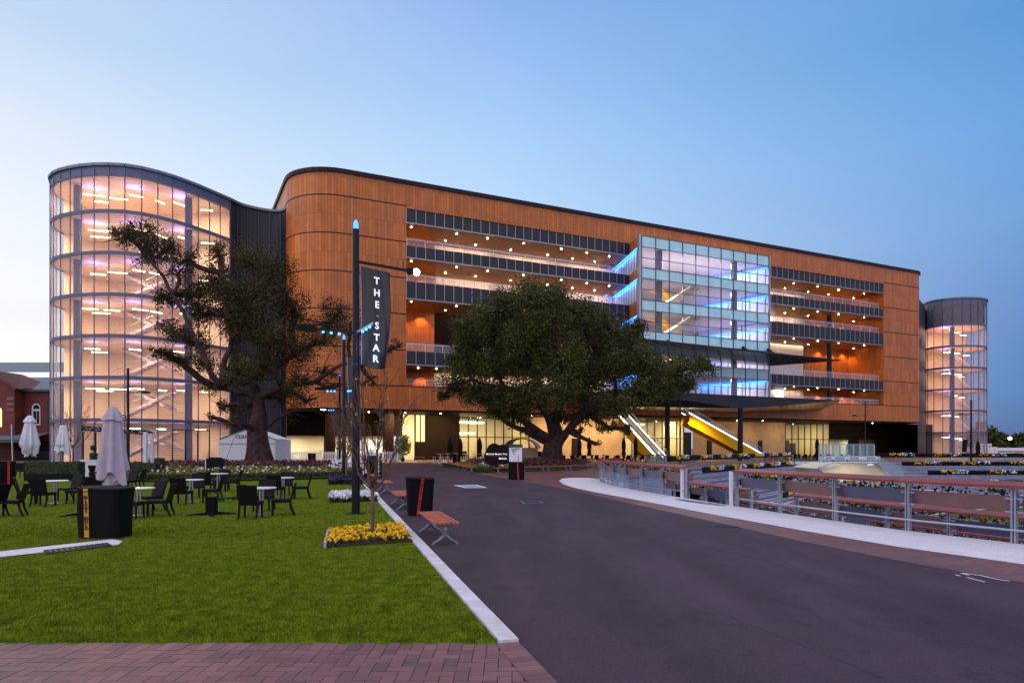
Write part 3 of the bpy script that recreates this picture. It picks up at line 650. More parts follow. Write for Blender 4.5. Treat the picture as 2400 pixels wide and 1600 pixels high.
# ------------------------------------------------------------------ ground, road, lawn, parade ring
KD = Vector((-.2569, .9664, 0)); K0 = Vector((.055, 6.6, 0))          # kerb line
def K(s, side=0): return K0 + KD * s + Vector((KD.y, -KD.x, 0)) * side  # side > 0: towards the road
C0 = spline([(13.6, 4.0, 0), (12.0, 8.0, 0), (9.9, 13.2, 0), (8.8, 15.5, 0), (7.95, 18.4, 0), (7.1, 21.6, 0), (6.28, 25.3, 0), (5.6, 28.5, 0), (5.07, 31.7, 0), (4.75, 35.0, 0), (4.9, 38.0, 0), (5.6, 40.3, 0), (7.0, 41.4, 0)], .7)
FARL = [Vector(p) for p in ((12.6, 57.5, 0), (35.5, 87.5, 0))]; FARR = [Vector(p) for p in ((43, 80.5, 0), (95, 80.5, 0))]
hole = [(p.x, p.y) for p in C0] + [(11, 47), (12.6, 57.5), (35.5, 87.5), (43, 80.5), (95, 80.5), (95, 4)]
sheet('ground', [(-400, -60), (400, -60), (400, 700), (-400, 700)], 0, 'plaza', [hole])
road = [K(-14, -.005), K(72, -.005)] + [Vector((-19, 79.5, 0)), Vector((-9, 79.5, 0)), gp(1041, 1092), gp(1126, 1110), gp(1224, 1127), gp(1300, 1141), gp(1408, 1164), gp(1532, 1192), gp(1640, 1215), gp(1890, 1271), gp(2128, 1319), gp(2400, 1366), Vector((8.9, 5, 0)), Vector((11, -6, 0))]
sheet('road', road, .004, 'asphalt')
strip = [gp(1224, 1127), gp(1300, 1141), gp(1408, 1164), gp(1532, 1192), gp(1640, 1215), gp(1890, 1271), gp(2128, 1319), gp(2400, 1366), Vector((8.9, 5, 0)), Vector((13.2, 4.2, 0))]
inner = [p for p in C0[3:]]
sheet('brick_path', strip + [gp(2400, 1322), gp(2107, 1282), gp(1890, 1245), gp(1662, 1203.7), gp(1480, 1169), gp(1380, 1151), gp(1318, 1133), gp(1310, 1125), gp(1335, 1118), Vector((5.2, 42.5, 0)), Vector((3.5, 50, 0)), Vector((-2, 49, 0))], .008, 'paving')
outer = [Vector((12.6, 4.2, 0)), gp(2400, 1323), gp(2107, 1282), gp(1890, 1245), gp(1662, 1203.7), gp(1532, 1178.8), gp(1480, 1169), gp(1408, 1156), gp(1350, 1144), gp(1322, 1135), gp(1311, 1127), gp(1318, 1121.5), gp(1335, 1119.6), gp(1380, 1119.6)]
sheet('concrete_path', [(p.x - .02, p.y) for p in outer] + [(p.x + .0, p.y) for p in reversed([q for q in C0 if q.y < 39.5])], .013, 'concrete')
# herringbone brick apron in the foreground: real bricks
b = MB(); U = .118
def brick(x, y, w, h, j=.006):
    lim = -.155 - (y + h / 2 - yt) * .266
    w = min(w, lim - x)
    if w < .02: return
    dz = rnd.uniform(-.0015, .0015)
    b.box((x + w / 2, y + h / 2, -.02 + dz), (w - j, h - j, .08))
yt = 6.545
for i in range(-75, 2): brick(i * U, yt - 2 * U, U, 2 * U)
n = 0
for r in range(1, 12):
    for cidx in range(-80, 12):
        pass
cells = {}
y0 = yt - 2 * U
for j in range(1, 13):
    for i in range(-82, 9):
        k = (i + j) % 4
        if (i, j) in cells: continue
        if k == 0 and (i + 1, j) not in cells: cells[(i, j)] = cells[(i + 1, j)] = 1; brick(i * U, y0 - j * U, 2 * U, U)
        elif k == 3 and j == 1: cells[(i, j)] = 1; brick(i * U, y0 - j * U, U, U)
        elif k == 2: cells[(i, j)] = cells[(i, j + 1)] = 1; brick(i * U, y0 - (j + 1) * U, U, 2 * U)
o = b.build('brick_apron', M('apron_brick', (.175, .074, .076), .5, 0, .22, .55, .25, 70, island=.28)); structure(o)
sheet('apron_bed', [(-9.8, yt + .03), (.055, yt + .03), (.055 + .266 * 9.5, yt - 9.5), (-9.8, yt - 9.5)], .006, 'soil')
# road edge course that cuts the apron off along the asphalt
b = MB(); e0 = Vector((-.045, yt - .02, 0)); ed = Vector((.266, -1.0, 0)).normalized(); en = Vector((ed.y, -ed.x, 0))
for i in range(24):
    p = e0 + ed * (i * U + .06); b.box((p.x, p.y, -.012), (.225, U - .006, .08), math.atan2(en.y, en.x))
structure(b.build('apron_edging', 'apron_brick'))
# lawn
lawn = [K(-.05, -.2), K(32.5, -.2), K(70, -.2), Vector((-30, 72, 0)), Vector((-70, 72, 0)), Vector((-70, 6.56, 0))]
sheet('lawn', lawn, .02, 'turf')
# kerb
k = MB(); kp = [K(-.04 + i * 1.2, .0) for i in range(60)]
for i, (a, c) in enumerate(zip(kp, kp[1:])): wv = Vector((KD.y, -KD.x, 0)) * (-.095 + rnd.uniform(-.004, .004)); k.bar(a + wv, c.lerp(a, .008) + wv, .19, .11 + rnd.uniform(-.004, .004))
structure(k.build('kerb', 'kerb_concrete'))
s = sheet('concrete_strip', [gp(-60, 1303), gp(0, 1295.7), gp(263, 1266.6), gp(288, 1271), gp(277, 1280), gp(100, 1298), gp(-60, 1316)], .034, 'concrete')
# grass blades, thick close to the eye and thinning with distance
def blades(n, ymin, ymax, h, w):
    Y = ymin * (ymax / ymin) ** nr.random(n); lo = -.79 * Y - .3; hi_ = .055 - .185 - (Y - 6.6) * .2658
    X = lo + (hi_ - lo) * nr.random(n); X += .03 * np.sin(Y * 9) * ((hi_ - X) < .06)
    a = nr.random(n) * 6.283; hh = h * (.5 + nr.random(n)); dx, dy = np.cos(a) * w, np.sin(a) * w; ln = hh * .7
    b_ = nr.random(n) * 6.283; tx, ty = np.cos(b_) * ln, np.sin(b_) * ln
    P = np.stack([X, Y, np.full(n, .018)], 1)
    return np.stack([P + np.stack([dx, dy, 0 * dx], 1), P - np.stack([dx, dy, 0 * dx], 1), P + np.stack([tx, ty, hh], 1)], 1)
M('grass_blade', (.142, .196, .010), .8, 0, .5, 4.5, island=.7, spec=.05)
gb = np.concatenate([blades(170000, 6.55, 16, .030, .0036), blades(60000, 14, 36, .035, .008)])
sp_ = [gp(-60, 1303), gp(0, 1295.7), gp(263, 1266.6), gp(288, 1271), gp(277, 1280), gp(100, 1298), gp(-60, 1316)]
k_ = np.ones(len(gb), bool)
for a, e in zip(sp_, sp_[1:] + sp_[:1]): k_ &= ((e.x - a.x) * (gb[:, 0, 1] - a.y) - (e.y - a.y) * (gb[:, 0, 0] - a.x)) < 0.006
gb = gb[~k_]
go = quads_mesh('grass', gb, 'grass_blade', nv=3); tag(go, None, None, None, 'stuff')
# covers and grates let into the road
def cover(name, px, label, cat, mats, fr=.05, z=.006):
    t = thing(name, label, cat, sum((gp(*p) for p in px), Vector()) / 4)
    P = [gp(*p) for p in px]; c = sum(P, Vector()) / 4; m = MB()
    for a, e in zip(P, P[1:] + P[:1]):
        ai, ei = a.lerp(c, fr), e.lerp(c, fr); m.face([a + Vector((0, 0, z + .004)), e + Vector((0, 0, z + .004)), ei + Vector((0, 0, z + .004)), ai + Vector((0, 0, z + .004))])
    m.build('frame', mats[0], t); m = MB(); m.face([p + Vector((0, 0, z + .001)) for p in P]); m.build('lid', mats[1], t)
cover('access_cover', [(1062, 1137), (1090, 1143.5), (1143, 1143), (1117, 1135.5)], 'white edged concrete access cover in the middle of the road', 'manhole cover', ('white_paint', 'terrace_concrete'), .25)
cover('access_cover', [(1219, 1174), (1229, 1180), (1274, 1178), (1262, 1173)], 'dark square access cover with a thin pale frame set in the road', 'manhole cover', ('terrace_concrete', 'track'), .08)
cover('access_cover', [(934, 1081), (944, 1083), (980, 1082.6), (968, 1080.4)], 'small pale cover at the far end of the road', 'manhole cover', ('white_paint', 'terrace_concrete'), .2)
cover('access_cover', [(1672, 1232), (1690, 1237), (1735, 1236), (1700, 1229)], 'black patch cover on the edge of the road by the brick path', 'manhole cover', ('track', 'track'), .08, .011)
t = thing('drain_grate', 'long slotted drain grate let into the white concrete path', 'grate', gp(1630, 1180)); m = MB()
for i in range(34):
    f = i / 33; a = gp(1588 + 110 * f, 1169.5 + 15 * f, .02); w = .5 * math.sin(math.pi * (.12 + .76 * f)) * .9; d = Vector((.25, .97, 0))
    m.bar(a - Vector((w / 2, 0, 0)), a + Vector((w / 2, .04, 0)), .045, .012)
m.build('slots', 'mid_steel', t)
t = thing('drain_grate', 'dark rectangular grate in the pale strip crossing the lawn', 'grate', gp(180, 1283)); m = MB()
P = [gp(100, 1289, .036), gp(252, 1271, .036), gp(264, 1278, .036), gp(106, 1297, .036)]; m.face([p + Vector((0, 0, .004)) for p in P]); m.build('grating', 'track', t)
m = MB()
for i in range(1, 12):
    f = i / 12; m.bar(P[0].lerp(P[1], f) + Vector((0, 0, .008)), P[3].lerp(P[2], f) + Vector((0, 0, .008)), .02, .006)
m.build('bars', 'mid_steel', t)
m = MB()
for pts, w in (([(2252, 1342), (2270, 1347)], .04), ([(2255, 1342), (2300, 1348), (2330, 1355), (2366, 1361)], .035), ([(2240, 1346), (2250, 1349)], .03), ([(2266, 1352), (2308, 1363)], .03)):
    for a, e in zip(pts, pts[1:]): m.bar(gp(*a, .0145), gp(*e, .0145), w, .002)
structure(m.build('paint_marks', 'concrete'))
m = MB()
for p0_, s0, s1, sd in ((2.6, -3, 60, 1), (5.2, -3, 26, 2)):
    q = [K(s0 + (s1 - s0) * i / 40, p0_ + .05 * math.sin(i * 1.3 + sd) + .02 * math.sin(i * 3.1)) for i in range(41)]
    for u, v in zip(q, q[1:]): m.bar(u + Vector((0, 0, .0052)), v + Vector((0, 0, .0052)), .022, .003)
structure(m.build('road_seams', M('tar', (.034, .021, .030), .7)))
# ------------------------------------------------ sunken parade ring
ZF = -3.7
sheet('ring_track', [(4, 2), (100, 2), (100, 95), (4, 95)], ZF, 'track')
sheet('ring_lawn', [gp(x, y, ZF) for x, y in ((2130, 1224), (2145, 1214), (2200, 1205), (2291, 1195), (2400, 1188.6), (2520, 1184), (2700, 1190), (2700, 1240), (2420, 1238))], ZF + .01, 'ring_turf')
m = MB()
for a, e in (((2128, 1224), (2142, 1214)), ((2142, 1214), (2200, 1204)), ((2200, 1204), (2291, 1194)), ((2291, 1194), (2400, 1187.6)), ((2400, 1187.6), (2700, 1180))): m.bar(gp(*a, ZF), gp(*e, ZF), .25, .06)
structure(m.build('lawn_edging', 'concrete'))
m = MB(); TR = [(0, 0.0), (3, -.9), (6, -1.8), (9, -2.7), (10.5, -3.7)]
for i in range(len(TR) - 1):                    # near terraces: wall down, then tread
    a0, a1 = offset(C0, TR[i][0] + (.12 if i == 0 else 0)), offset(C0, TR[i + 1][0]); z0, z1 = TR[i][1], TR[i + 1][1]
    for j in range(len(C0) - 1):
        p, q, r_, s_ = a0[j], a0[j + 1], a1[j + 1], a1[j]
        m.face([(p.x, p.y, z0 - .02), (q.x, q.y, z0 - .02), (q.x, q.y, z1), (p.x, p.y, z1)]); m.face([(p.x, p.y, z1), (q.x, q.y, z1), (r_.x, r_.y, z1), (s_.x, s_.y, z1)])
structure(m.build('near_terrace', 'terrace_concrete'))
def far_stand(line, nsteps, name):              # benches stepping down toward the viewer
    m = MB(); d = (line[1] - line[0]).normalized(); n = Vector((d.y, -d.x, 0))
    for i in range(nsteps):
        o0_, o1_, z = i * 1.0, (i + 1) * 1.0, -.3 * (i + 1); up = z + .3
        A_, B_ = line[0] + n * o0_, line[1] + n * o0_; C_, D_ = line[1] + n * o1_, line[0] + n * o1_
        m.face([(B_.x, B_.y, up), (A_.x, A_.y, up), (A_.x, A_.y, z), (B_.x, B_.y, z)]); m.face([(A_.x, A_.y, z), (D_.x, D_.y, z), (C_.x, C_.y, z), (B_.x, B_.y, z)])
        for k in range(int((line[1] - line[0]).length / 2.2)):
            p = line[0] + d * (1.1 + 2.2 * k) + n * (o0_ + .35); m.box((p.x, p.y, z + .2), (1.9, .35, .08), math.atan2(d.y, d.x))
    structure(m.build(name, 'terrace_concrete'))
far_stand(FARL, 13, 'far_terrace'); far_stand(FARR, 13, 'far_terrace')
m = MB(); m.prism([(11, 47), (12.6, 57.5), (9, 57.5), (5, 41.6), (6.8, 41.4)], -4, -.01); structure(m.build('ring_retaining_wall', 'terrace_concrete'))
# leaning rails with planters round the ring
def leaning_rail(line, z, label, group, post=2.15, front=True, panelmat=('brown_panel', 'grey_panel'), far=False, trough='black_paint', curvetop=True):
    line = [Vector((p.x, p.y, z)) for p in line]; L_ = len(line)
    T = thing('leaning_rail', label, 'railing', line[L_ // 2], 0, group)
    if not far:
        m = MB()
        for seg in range(0, L_ - 1):
            a, e = line[seg], line[seg + 1].lerp(line[seg], .004 if (seg % 3) else .02); dd_ = (e - a).normalized(); nn = Vector((dd_.y, -dd_.x, 0))
            u1, u2 = nn * -.17 + Vector((0, 0, 1.085)), nn * .17 + Vector((0, 0, 1.16)); t_ = Vector((0, 0, .055))
            m.add([a + u1, e + u1, e + u2, a + u2, a + u1 + t_, e + u1 + t_, e + u2 + t_, a + u2 + t_], [(3, 2, 1, 0), (4, 5, 6, 7), (0, 1, 5, 4), (1, 2, 6, 5), (2, 3, 7, 6), (3, 0, 4, 7)])
        m.build('timber_top', 'rail_timber', T)
    P = resample(line, post); sd = offset(P, .10); sb = offset(P, .16)
    for i, p in enumerate(P):
        m = MB(); d = (P[min(i + 1, len(P) - 1)] - P[max(i - 1, 0)]).normalized()
        hgt = .62 if far else 1.1
        for s_ in ((-.032, .032) if not far else (0,)): m.box(p + d * s_ + Vector((0, 0, hgt / 2)), (.034 if not far else .07, .09, hgt), math.atan2(d.y, d.x))
        if not far: m.box(p + Vector((0, 0, .88)), (.34, .05, .03), math.atan2(d.y, d.x)); m.box(p + Vector((0, 0, .62)), (.34, .05, .03), math.atan2(d.y, d.x))
        m.build('post', 'galv', T)
    fl = []; fw = []; fy = []
    for i, (a, e) in enumerate(zip(sd, sd[1:])):
        d = (e - a).normalized(); n = Vector((d.y, -d.x, 0)); m = MB()
        a2, e2 = a + d * .1, e - d * .1
        zt_, zb_ = (.92, .62) if not far else (1.08, .62)
        m.add([a2 - n * .06 + Vector((0, 0, zt_)), e2 - n * .06 + Vector((0, 0, zt_)), e2 + n * .02 + Vector((0, 0, zb_)), a2 + n * .02 + Vector((0, 0, zb_)), a2 + n * .3 + Vector((0, 0, zt_)), e2 + n * .3 + Vector((0, 0, zt_)), e2 + n * .22 + Vector((0, 0, zb_)), a2 + n * .22 + Vector((0, 0, zb_))],
              [(3, 2, 1, 0), (4, 5, 6, 7), (2, 3, 7, 6), (0, 1, 5, 4), (0, 4, 7, 3), (1, 2, 6, 5)])
        m.build('planter_trough', trough if far else panelmat[(i * 7 + int(z * 3)) % len(panelmat)], T)
        ln = (e2 - a2).length; cnt = int(ln * (60 if not far else 30))
        c_ = np.array([a2 + d * rnd.uniform(0, ln) + n * rnd.uniform(0 if not far else -.02, .22) + Vector((0, 0, (.93 if not far else 1.06) + rnd.uniform(0, .11))) for _ in range(cnt)])
        fl.append(c_)
        for g in range(int(ln * (26 if far else 15))):
            u = rnd.uniform(0, ln); w = (i * 2.15 + u) % 5.2
            if far:
                if 1.2 < w < 2.7: dest = fy
                elif 2.7 <= w < 4.3: dest = fw
                else: continue
            else:
                if w < 2.1: dest = fy
                elif w < 4.2: dest = fw
                else: continue
            dest.append(a2 + d * u + n * (rnd.uniform(-.05, .2) if not far else rnd.uniform(.2, .36)) + Vector((0, 0, (.94 + rnd.uniform(0, .12)) if not far else .84 + rnd.uniform(0, .3))))
    fo = quads_mesh('planter_foliage', leaves(np.concatenate(fl), .09, .6), 'green_hedge', T); fo['kind'] = 'stuff'
    for arr, mt in ((fy, 'yellow_petal'), (fw, 'white_petal')):
        if arr: q = quads_mesh('blossom', leaves(np.array(arr), .085 if not far else .2, .9), mt, T); q['kind'] = 'stuff'
    if front:
        off = offset(line, -.06); m = MB(); m.tube([p + Vector((0, 0, .27)) for p in off], .026, 8); m.build('pipe_rail', 'steel', T)
    return T
ci = lambda Y: min(range(len(C0)), key=lambda i: abs(C0[i].y - Y) + (100 if i > len(C0) - 3 else 0))
iA, iB, iE = ci(25.2), ci(21.7), len(C0) - 1
GN = 'leaning rails of the parade ring'
rA = leaning_rail(C0[iA:iE], 0, 'leaning rail with red timber top curving round the left end of the sunken ring', GN, 2.0)
m = MB(); gp_ = offset(C0[ci(31):iE + 1], .12)
for a, e in zip(gp_, gp_[1:]): m.face([(a.x, a.y, .02), (e.x, e.y, .02), (e.x, e.y, .6), (a.x, a.y, .6)])
m.build('glass_panel', 'pool_glass', rA)
rB = leaning_rail(C0[2:iB + 1], 0, 'nearest long leaning rail with red timber top along the white concrete path', GN)
for r_, i in ((rA, iA), (rB, iB)):
    p = C0[i] + Vector((-.1, .12 if i == iA else .25, 0)); m = MB(); m.box((p.x, p.y, .56), (.1, .1, 1.1)); m.build('end_post', 'white_paint', r_)
o1, o2, o3 = offset(C0, 3.1), offset(C0, 6.0), offset(C0, 8.9)
cj = lambda c, Y: min(range(len(c)), key=lambda i: abs(c[i].y - Y))
leaning_rail(o1[cj(o1, 26.4):cj(o1, 36)], -.9, 'second tier leaning rail below the curved end, seen through the first rail', GN, 2.0)
leaning_rail(o1[2:cj(o1, 24.2)], -.9, 'second tier leaning rail one step below the nearest long rail', GN)
leaning_rail(o2[cj(o2, 25.5):cj(o2, 36)], -1.8, 'third tier leaning rail below the stairs on the left', GN, 2.0)
leaning_rail(o2[3:cj(o2, 24.6)], -1.8, 'third tier leaning rail two steps below the nearest long rail', GN)
def shift(line, o, z): d = (line[1] - line[0]).normalized(); n = Vector((d.y, -d.x, 0)); return [line[0] + n * o, line[1] + n * o]
GF = 'flower planter rails on the far terraces'
lw = ['top', 'second', 'third', 'lowest']
for k in range(4):
    a, e = shift(FARL, 3.1 * k, 0); d = (e - a)
    leaning_rail(resample([a.lerp(e, .02), a.lerp(e, (1 if k == 0 else .93 - .2 * k))], 2.2), -.9 * k, f'{lw[k]} black planter row on the slanting far left terrace', GF, 2.2, False, far=True)
    a, e = shift(FARR, 3.1 * k, 0)
    leaning_rail(resample([a.lerp(e, .0 + .02 * k), a.lerp(e, .75)], 2.2), -.9 * k, f'{lw[k]} black planter row on the straight far right terrace', GF, 2.2, False, far=True)
m = MB(); t = thing('glass_balustrade', 'curved glass balustrade at the far left corner of the ring', 'balustrade', (10, 53, 0)); g = MB()
cv = spline([(12.8, 57.2, 0), (12.0, 60, 0), (12.6, 63.5, 0), (15.2, 66, 0)], 1.2)
for a, e in zip(cv, cv[1:]): m.face([(a.x, a.y, .05), (e.x, e.y, .05), (e.x, e.y, 1.15), (a.x, a.y, 1.15)])
m.build('glass_panel', 'pool_glass', t)
for p in cv: g.box((p.x, p.y, .55), (.06, .06, 1.1))
g.tube([p + Vector((0, 0, 1.16)) for p in cv], .03, 6); g.build('frame', 'mid_steel', t)
# tunnel mouth with name fascia
t = thing('tunnel_entrance', 'white tunnel entrance with lettered fascia and glass stair side in the ring corner', 'entrance', gp(1990, 1095))
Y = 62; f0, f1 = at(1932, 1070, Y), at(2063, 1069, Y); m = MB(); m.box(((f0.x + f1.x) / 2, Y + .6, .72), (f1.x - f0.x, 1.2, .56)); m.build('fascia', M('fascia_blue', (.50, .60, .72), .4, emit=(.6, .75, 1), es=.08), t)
for i, f in enumerate((.08, .28, .54, .84)):
    for j, (w, sz) in enumerate((('ROYAL', .24), ('RANDWICK', .27))):
        text(w, sz * (.7 if i == 0 else 1), 'letter_black', face_mat((f0.x + (f1.x - f0.x) * f, Y - .006, .84 - .24 * j), (1, 0, 0)), t, bold=.008)
m = MB()
pts = [at(1968, 1085, Y + .4), at(2055, 1085, Y + .4), at(2088, 1122, Y + .4), at(1950, 1130, Y + .4), at(1920, 1098, Y + .4)]
m.prism([(p.x, p.z) for p in pts], 0, .1); v = [Vector((x, Y + .3 + z * 60, y)) for x, y, z in m.v]; m.v = [tuple(q) for q in v]; m.build('wall', 'cream', t)
lamp('tunnel_lamp', 'AREA', at(1990, 1088, Y - 1.2), 22, (1, .82, .45), 2.5, .2, rot=(R(20), 0, 0), parent=t)
m = MB(); a, e = at(2058, 1086, Y), at(2118, 1124, Y); m.face([a, e, e + Vector((0, 0, .9)), a + Vector((0, 0, .6))]); m.build('glass_side', 'pool_glass', t)
m = MB(); m.bar(a, e, .1, .3); m.bar(a + Vector((0, 0, .6)), e + Vector((0, 0, .9)), .05, .06); m.build('stair_edge', 'galv', t); m = MB(); a, e = at(1966, 1086, Y), at(1918, 1098, Y); m.bar(a, e, .15, .3); m.build('side_edge', 'galv', t)
m = MB(); m.ball(at(2040, 1090, Y - .3), .3, 8, .6); m.build('dome_fitting', 'white_paint', t)
t = thing('glass_balustrade', 'glass balustrade of the platform above the tunnel fascia', 'balustrade', gp(1990, 1088)); m = MB()
m.face([(f0.x, Y + 1, 1.0), (f1.x, Y + 1, 1.0), (f1.x, Y + 1, 2.1), (f0.x, Y + 1, 2.1)]); m.build('glass_panel', 'pool_glass', t); m = MB()
for i in range(9): x = f0.x + (f1.x - f0.x) * i / 8; m.box((x, Y + 1.05, 1.5), (.12, .06, 1.1))
m.box(((f0.x + f1.x) / 2, Y + 1.05, 2.1), (f1.x - f0.x, .06, .06)); m.build('frame', 'galv', t)
# white running rails and a lettered hoarding on the ring floor
t = thing('running_rail', 'white running rail and posts at the edge of the ring floor', 'fence', gp(2000, 1165, ZF)); rp = [gp(x, y, ZF) for x, y in ((1780, 1236), (1880, 1200), (1960, 1182), (2055, 1172), (2120, 1172), (2200, 1176))]
m = MB(); m.tube([p + Vector((0, 0, 1.15)) for p in rp], .06, 6); m.build('rail', 'white_paint', t)
for p in resample(rp, 3.4): m = MB(); m.tube([p, p + Vector((0, 0, 1.15))], .05, 6); m.build('post', 'white_paint', t)
t = thing('advertising_hoarding', 'low black hoarding with repeated white lettering on the ring floor', 'sign', gp(2010, 1180, ZF)); a, e = gp(1975, 1190, ZF), gp(2062, 1178, ZF)
m = MB(); m.bar(a + Vector((0, .2, .5)), e + Vector((0, .2, .5)), .06, .95); m.build('board', 'black_paint', t)
dd = (e - a).normalized()
for f in (.25, .75): text('THE STAR', .42, 'letter_white', face_mat(a.lerp(e, f) + Vector((0, .2, .55)) + Vector((dd.y, -dd.x, 0)) * .04, dd), t)
t = thing('barrier', 'pale timber and white barrier panel standing on the ring floor', 'barrier', gp(2100, 1174, ZF)); a, e = gp(2062, 1176, ZF), gp(2138, 1174, ZF); m = MB(); m.bar(a + Vector((0, 0, .6)), e + Vector((0, 0, .6)), .08, 1.1); m.build('panel', 'parasol_cloth', t)
m = MB(); m.bar(a, a + Vector((0, 0, 1.3)), .12); m.bar(a.lerp(e, .45), a.lerp(e, .45) + Vector((0, 0, 1.3)), .12); m.bar(e, e + Vector((0, 0, 1.3)), .12); m.build('frame', 'white_paint', t)
# ------------------------------------------------------------------ trees
def limb_pts(a, b, wob, n=5, sag=0):
    P = []; d = b - a; ln = d.length
    ox = Vector((rnd.gauss(0, 1), rnd.gauss(0, 1), rnd.gauss(0, .6))) * ln * wob
    for i in range(n + 1):
        t = i / n; P.append(a.lerp(b, t) + ox * math.sin(math.pi * t) + Vector((0, 0, sag * ln * math.sin(math.pi * t))) + Vector((rnd.gauss(0, 1), rnd.gauss(0, 1), rnd.gauss(0, 1))) * ln * .012)
    P[0] = a; P[-1] = b; return P
def fig_tree(label, Y, stem, clumps, leafn, leafmat, leaf, rbase, depth, sub=9, basep=None, thin=False):
    """stem: (px, py, radius, dY) nodes of the trunk and main limbs as (parent index, ...); clumps: (px, py, r px, density[, dY])"""
    base = Vector(((basep - CX) / FPX * Y, Y, 0)); T = thing('fig_tree', label, 'tree', base)
    nodes, par = [], []
    for p, x, y, r, dy in stem: nodes.append(at(x, y, Y + dy)); par.append(p)
    nodes[0].z = -.1
    nst = len(nodes); cl = []
    cx0 = sum(c[0] for c in clumps) / len(clumps); w = max(abs(c[0] - cx0) for c in clumps)
    for c in clumps:
        x, y, r = c[:3]; den = c[3] if len(c) > 3 else 1
        if thin and x > 570: den *= .62
        if thin and y > 900: den *= .7
        e = math.sqrt(max(0, 1 - ((x - cx0) / w) ** 2)); reps = 2 if (e > .5 and r > 40 and den >= 1) else 1
        for q in range(reps):
            dY = (rnd.uniform(.15, 1) * (-1 if q == 0 else 1) if reps == 2 else rnd.uniform(-.5, .4)) * depth * max(e, .25)
            cl.append((at(x, y, Y + dY), r * (Y + dY) / FPX, den / reps ** .5))
    order = sorted(cl, key=lambda c: (c[0] - nodes[nst - 1]).length)
    for c in order:
        best, bi = 1e9, 0
        for i, p in enumerate(nodes):
            if i < 1: continue
            d = (p - c[0]).length + (.35 * (p - nodes[1]).length) + (3 if p.z > c[0].z + 2 else 0)
            if d < best: best, bi = d, i
        nodes.append(c[0]); par.append(bi)
    area = [0.0] * len(nodes)
    for i in range(len(nodes) - 1, -1, -1):
        if i >= nst: area[i] += .0052
        if par[i] >= 0: area[par[i]] += area[i]
    rad = [max(.05, math.sqrt(a) * rbase) for a in area]
    for i, s in enumerate(stem): rad[i] = s[3] * (.62 if i > 1 else 1)
    b = MB()
    for i in range(1, len(nodes)):
        p = par[i]
        if i < nst and p == 0: continue
        r0 = min(rad[p], rad[i] * 1.6) if i >= nst else rad[p]; P = limb_pts(nodes[p], nodes[i], .05 if i < nst else .09, 6)
        b.tube(P, [r0 + (rad[i] - r0) * k / 6 for k in range(7)], 9 if rad[i] > .15 else 6)
    for c, r, den in cl:                      # twigs reaching through each clump
        src = min(nodes, key=lambda q: (q - c).length + (0 if (q - c).length > .01 else 0))
        for k in range(sub):
            e = c + Vector((rnd.gauss(0, .62), rnd.gauss(0, .62), rnd.gauss(0, .5))) * r
            b.tube(limb_pts(src, e, .1, 3), [.055, .045, .032, .015], 5, False)
    b.build('branches', 'bark', T, smooth=True)
    fl = lambda t, z: 1 + (.16 * math.cos(5 * t + 1) + .10 * math.cos(8 * t) + .06 * math.sin(13 * t)) * max(0, 1 - z / (top.z * 1.1))
    top = nodes[1]; m = MB(); prof = []; r1 = stem[1][3]
    for k in range(13):
        f = k / 12; prof.append((r1 + (stem[0][3] - r1) * (1 - f) ** 2.1, -.15 + f * (top.z - base.z + .25)))
    m.lathe(prof, (0, 0, 0), 40, fl)
    v = [Vector(q) + base + (Vector((top.x, top.y, 0)) - Vector((base.x, base.y, 0))) * max(0, min(1, q[2] / top.z)) for q in m.v]; m.v = [tuple(q) for q in v]
    m.build('trunk', 'bark', T, smooth=True)
    tot = sum(r * r * d for _, r, d in cl); C = []
    for c, r, den in cl:
        n = int(leafn * r * r * den / tot); ns = max(4, n // 64)           # leaves sit in small sprays
        g = nr.normal(size=(ns, 3)); g /= np.linalg.norm(g, axis=1)[:, None]; g *= (nr.random(ns) ** .45)[:, None]
        sc = np.array(c) + g * np.array([r, r * .95, r * .72])
        pick = nr.integers(0, ns, n); C.append(sc[pick] + nr.normal(size=(n, 3)) * min(.36, r * .2))
    C = np.concatenate(C); C = C[C[:, 2] > 1.2]
    quads_mesh('crown', leaves(C, leaf, .48), leafmat, T); return T
S1 = [(-1, 610, 1098, 1.35, 0), (0, 603, 1010, .80, 0), (1, 606, 930, .62, .2), (2, 590, 890, .55, -.3), (3, 555, 898, .50, -1.2), (4, 518, 905, .46, -2), (5, 524, 850, .36, -2), (6, 545, 790, .28, -1.4), (5, 490, 868, .32, -2.6), (8, 455, 790, .28, -2.8), (9, 405, 690, .24, -2.4), (10, 350, 610, .16, -2), (3, 640, 860, .45, 1), (12, 690, 830, .34, .6), (13, 760, 800, .26, 0), (2, 660, 905, .36, -1), (15, 740, 895, .28, -1.4), (16, 820, 850, .2, -1.2), (12, 620, 770, .34, 1.5), (18, 615, 690, .26, 1.5)]
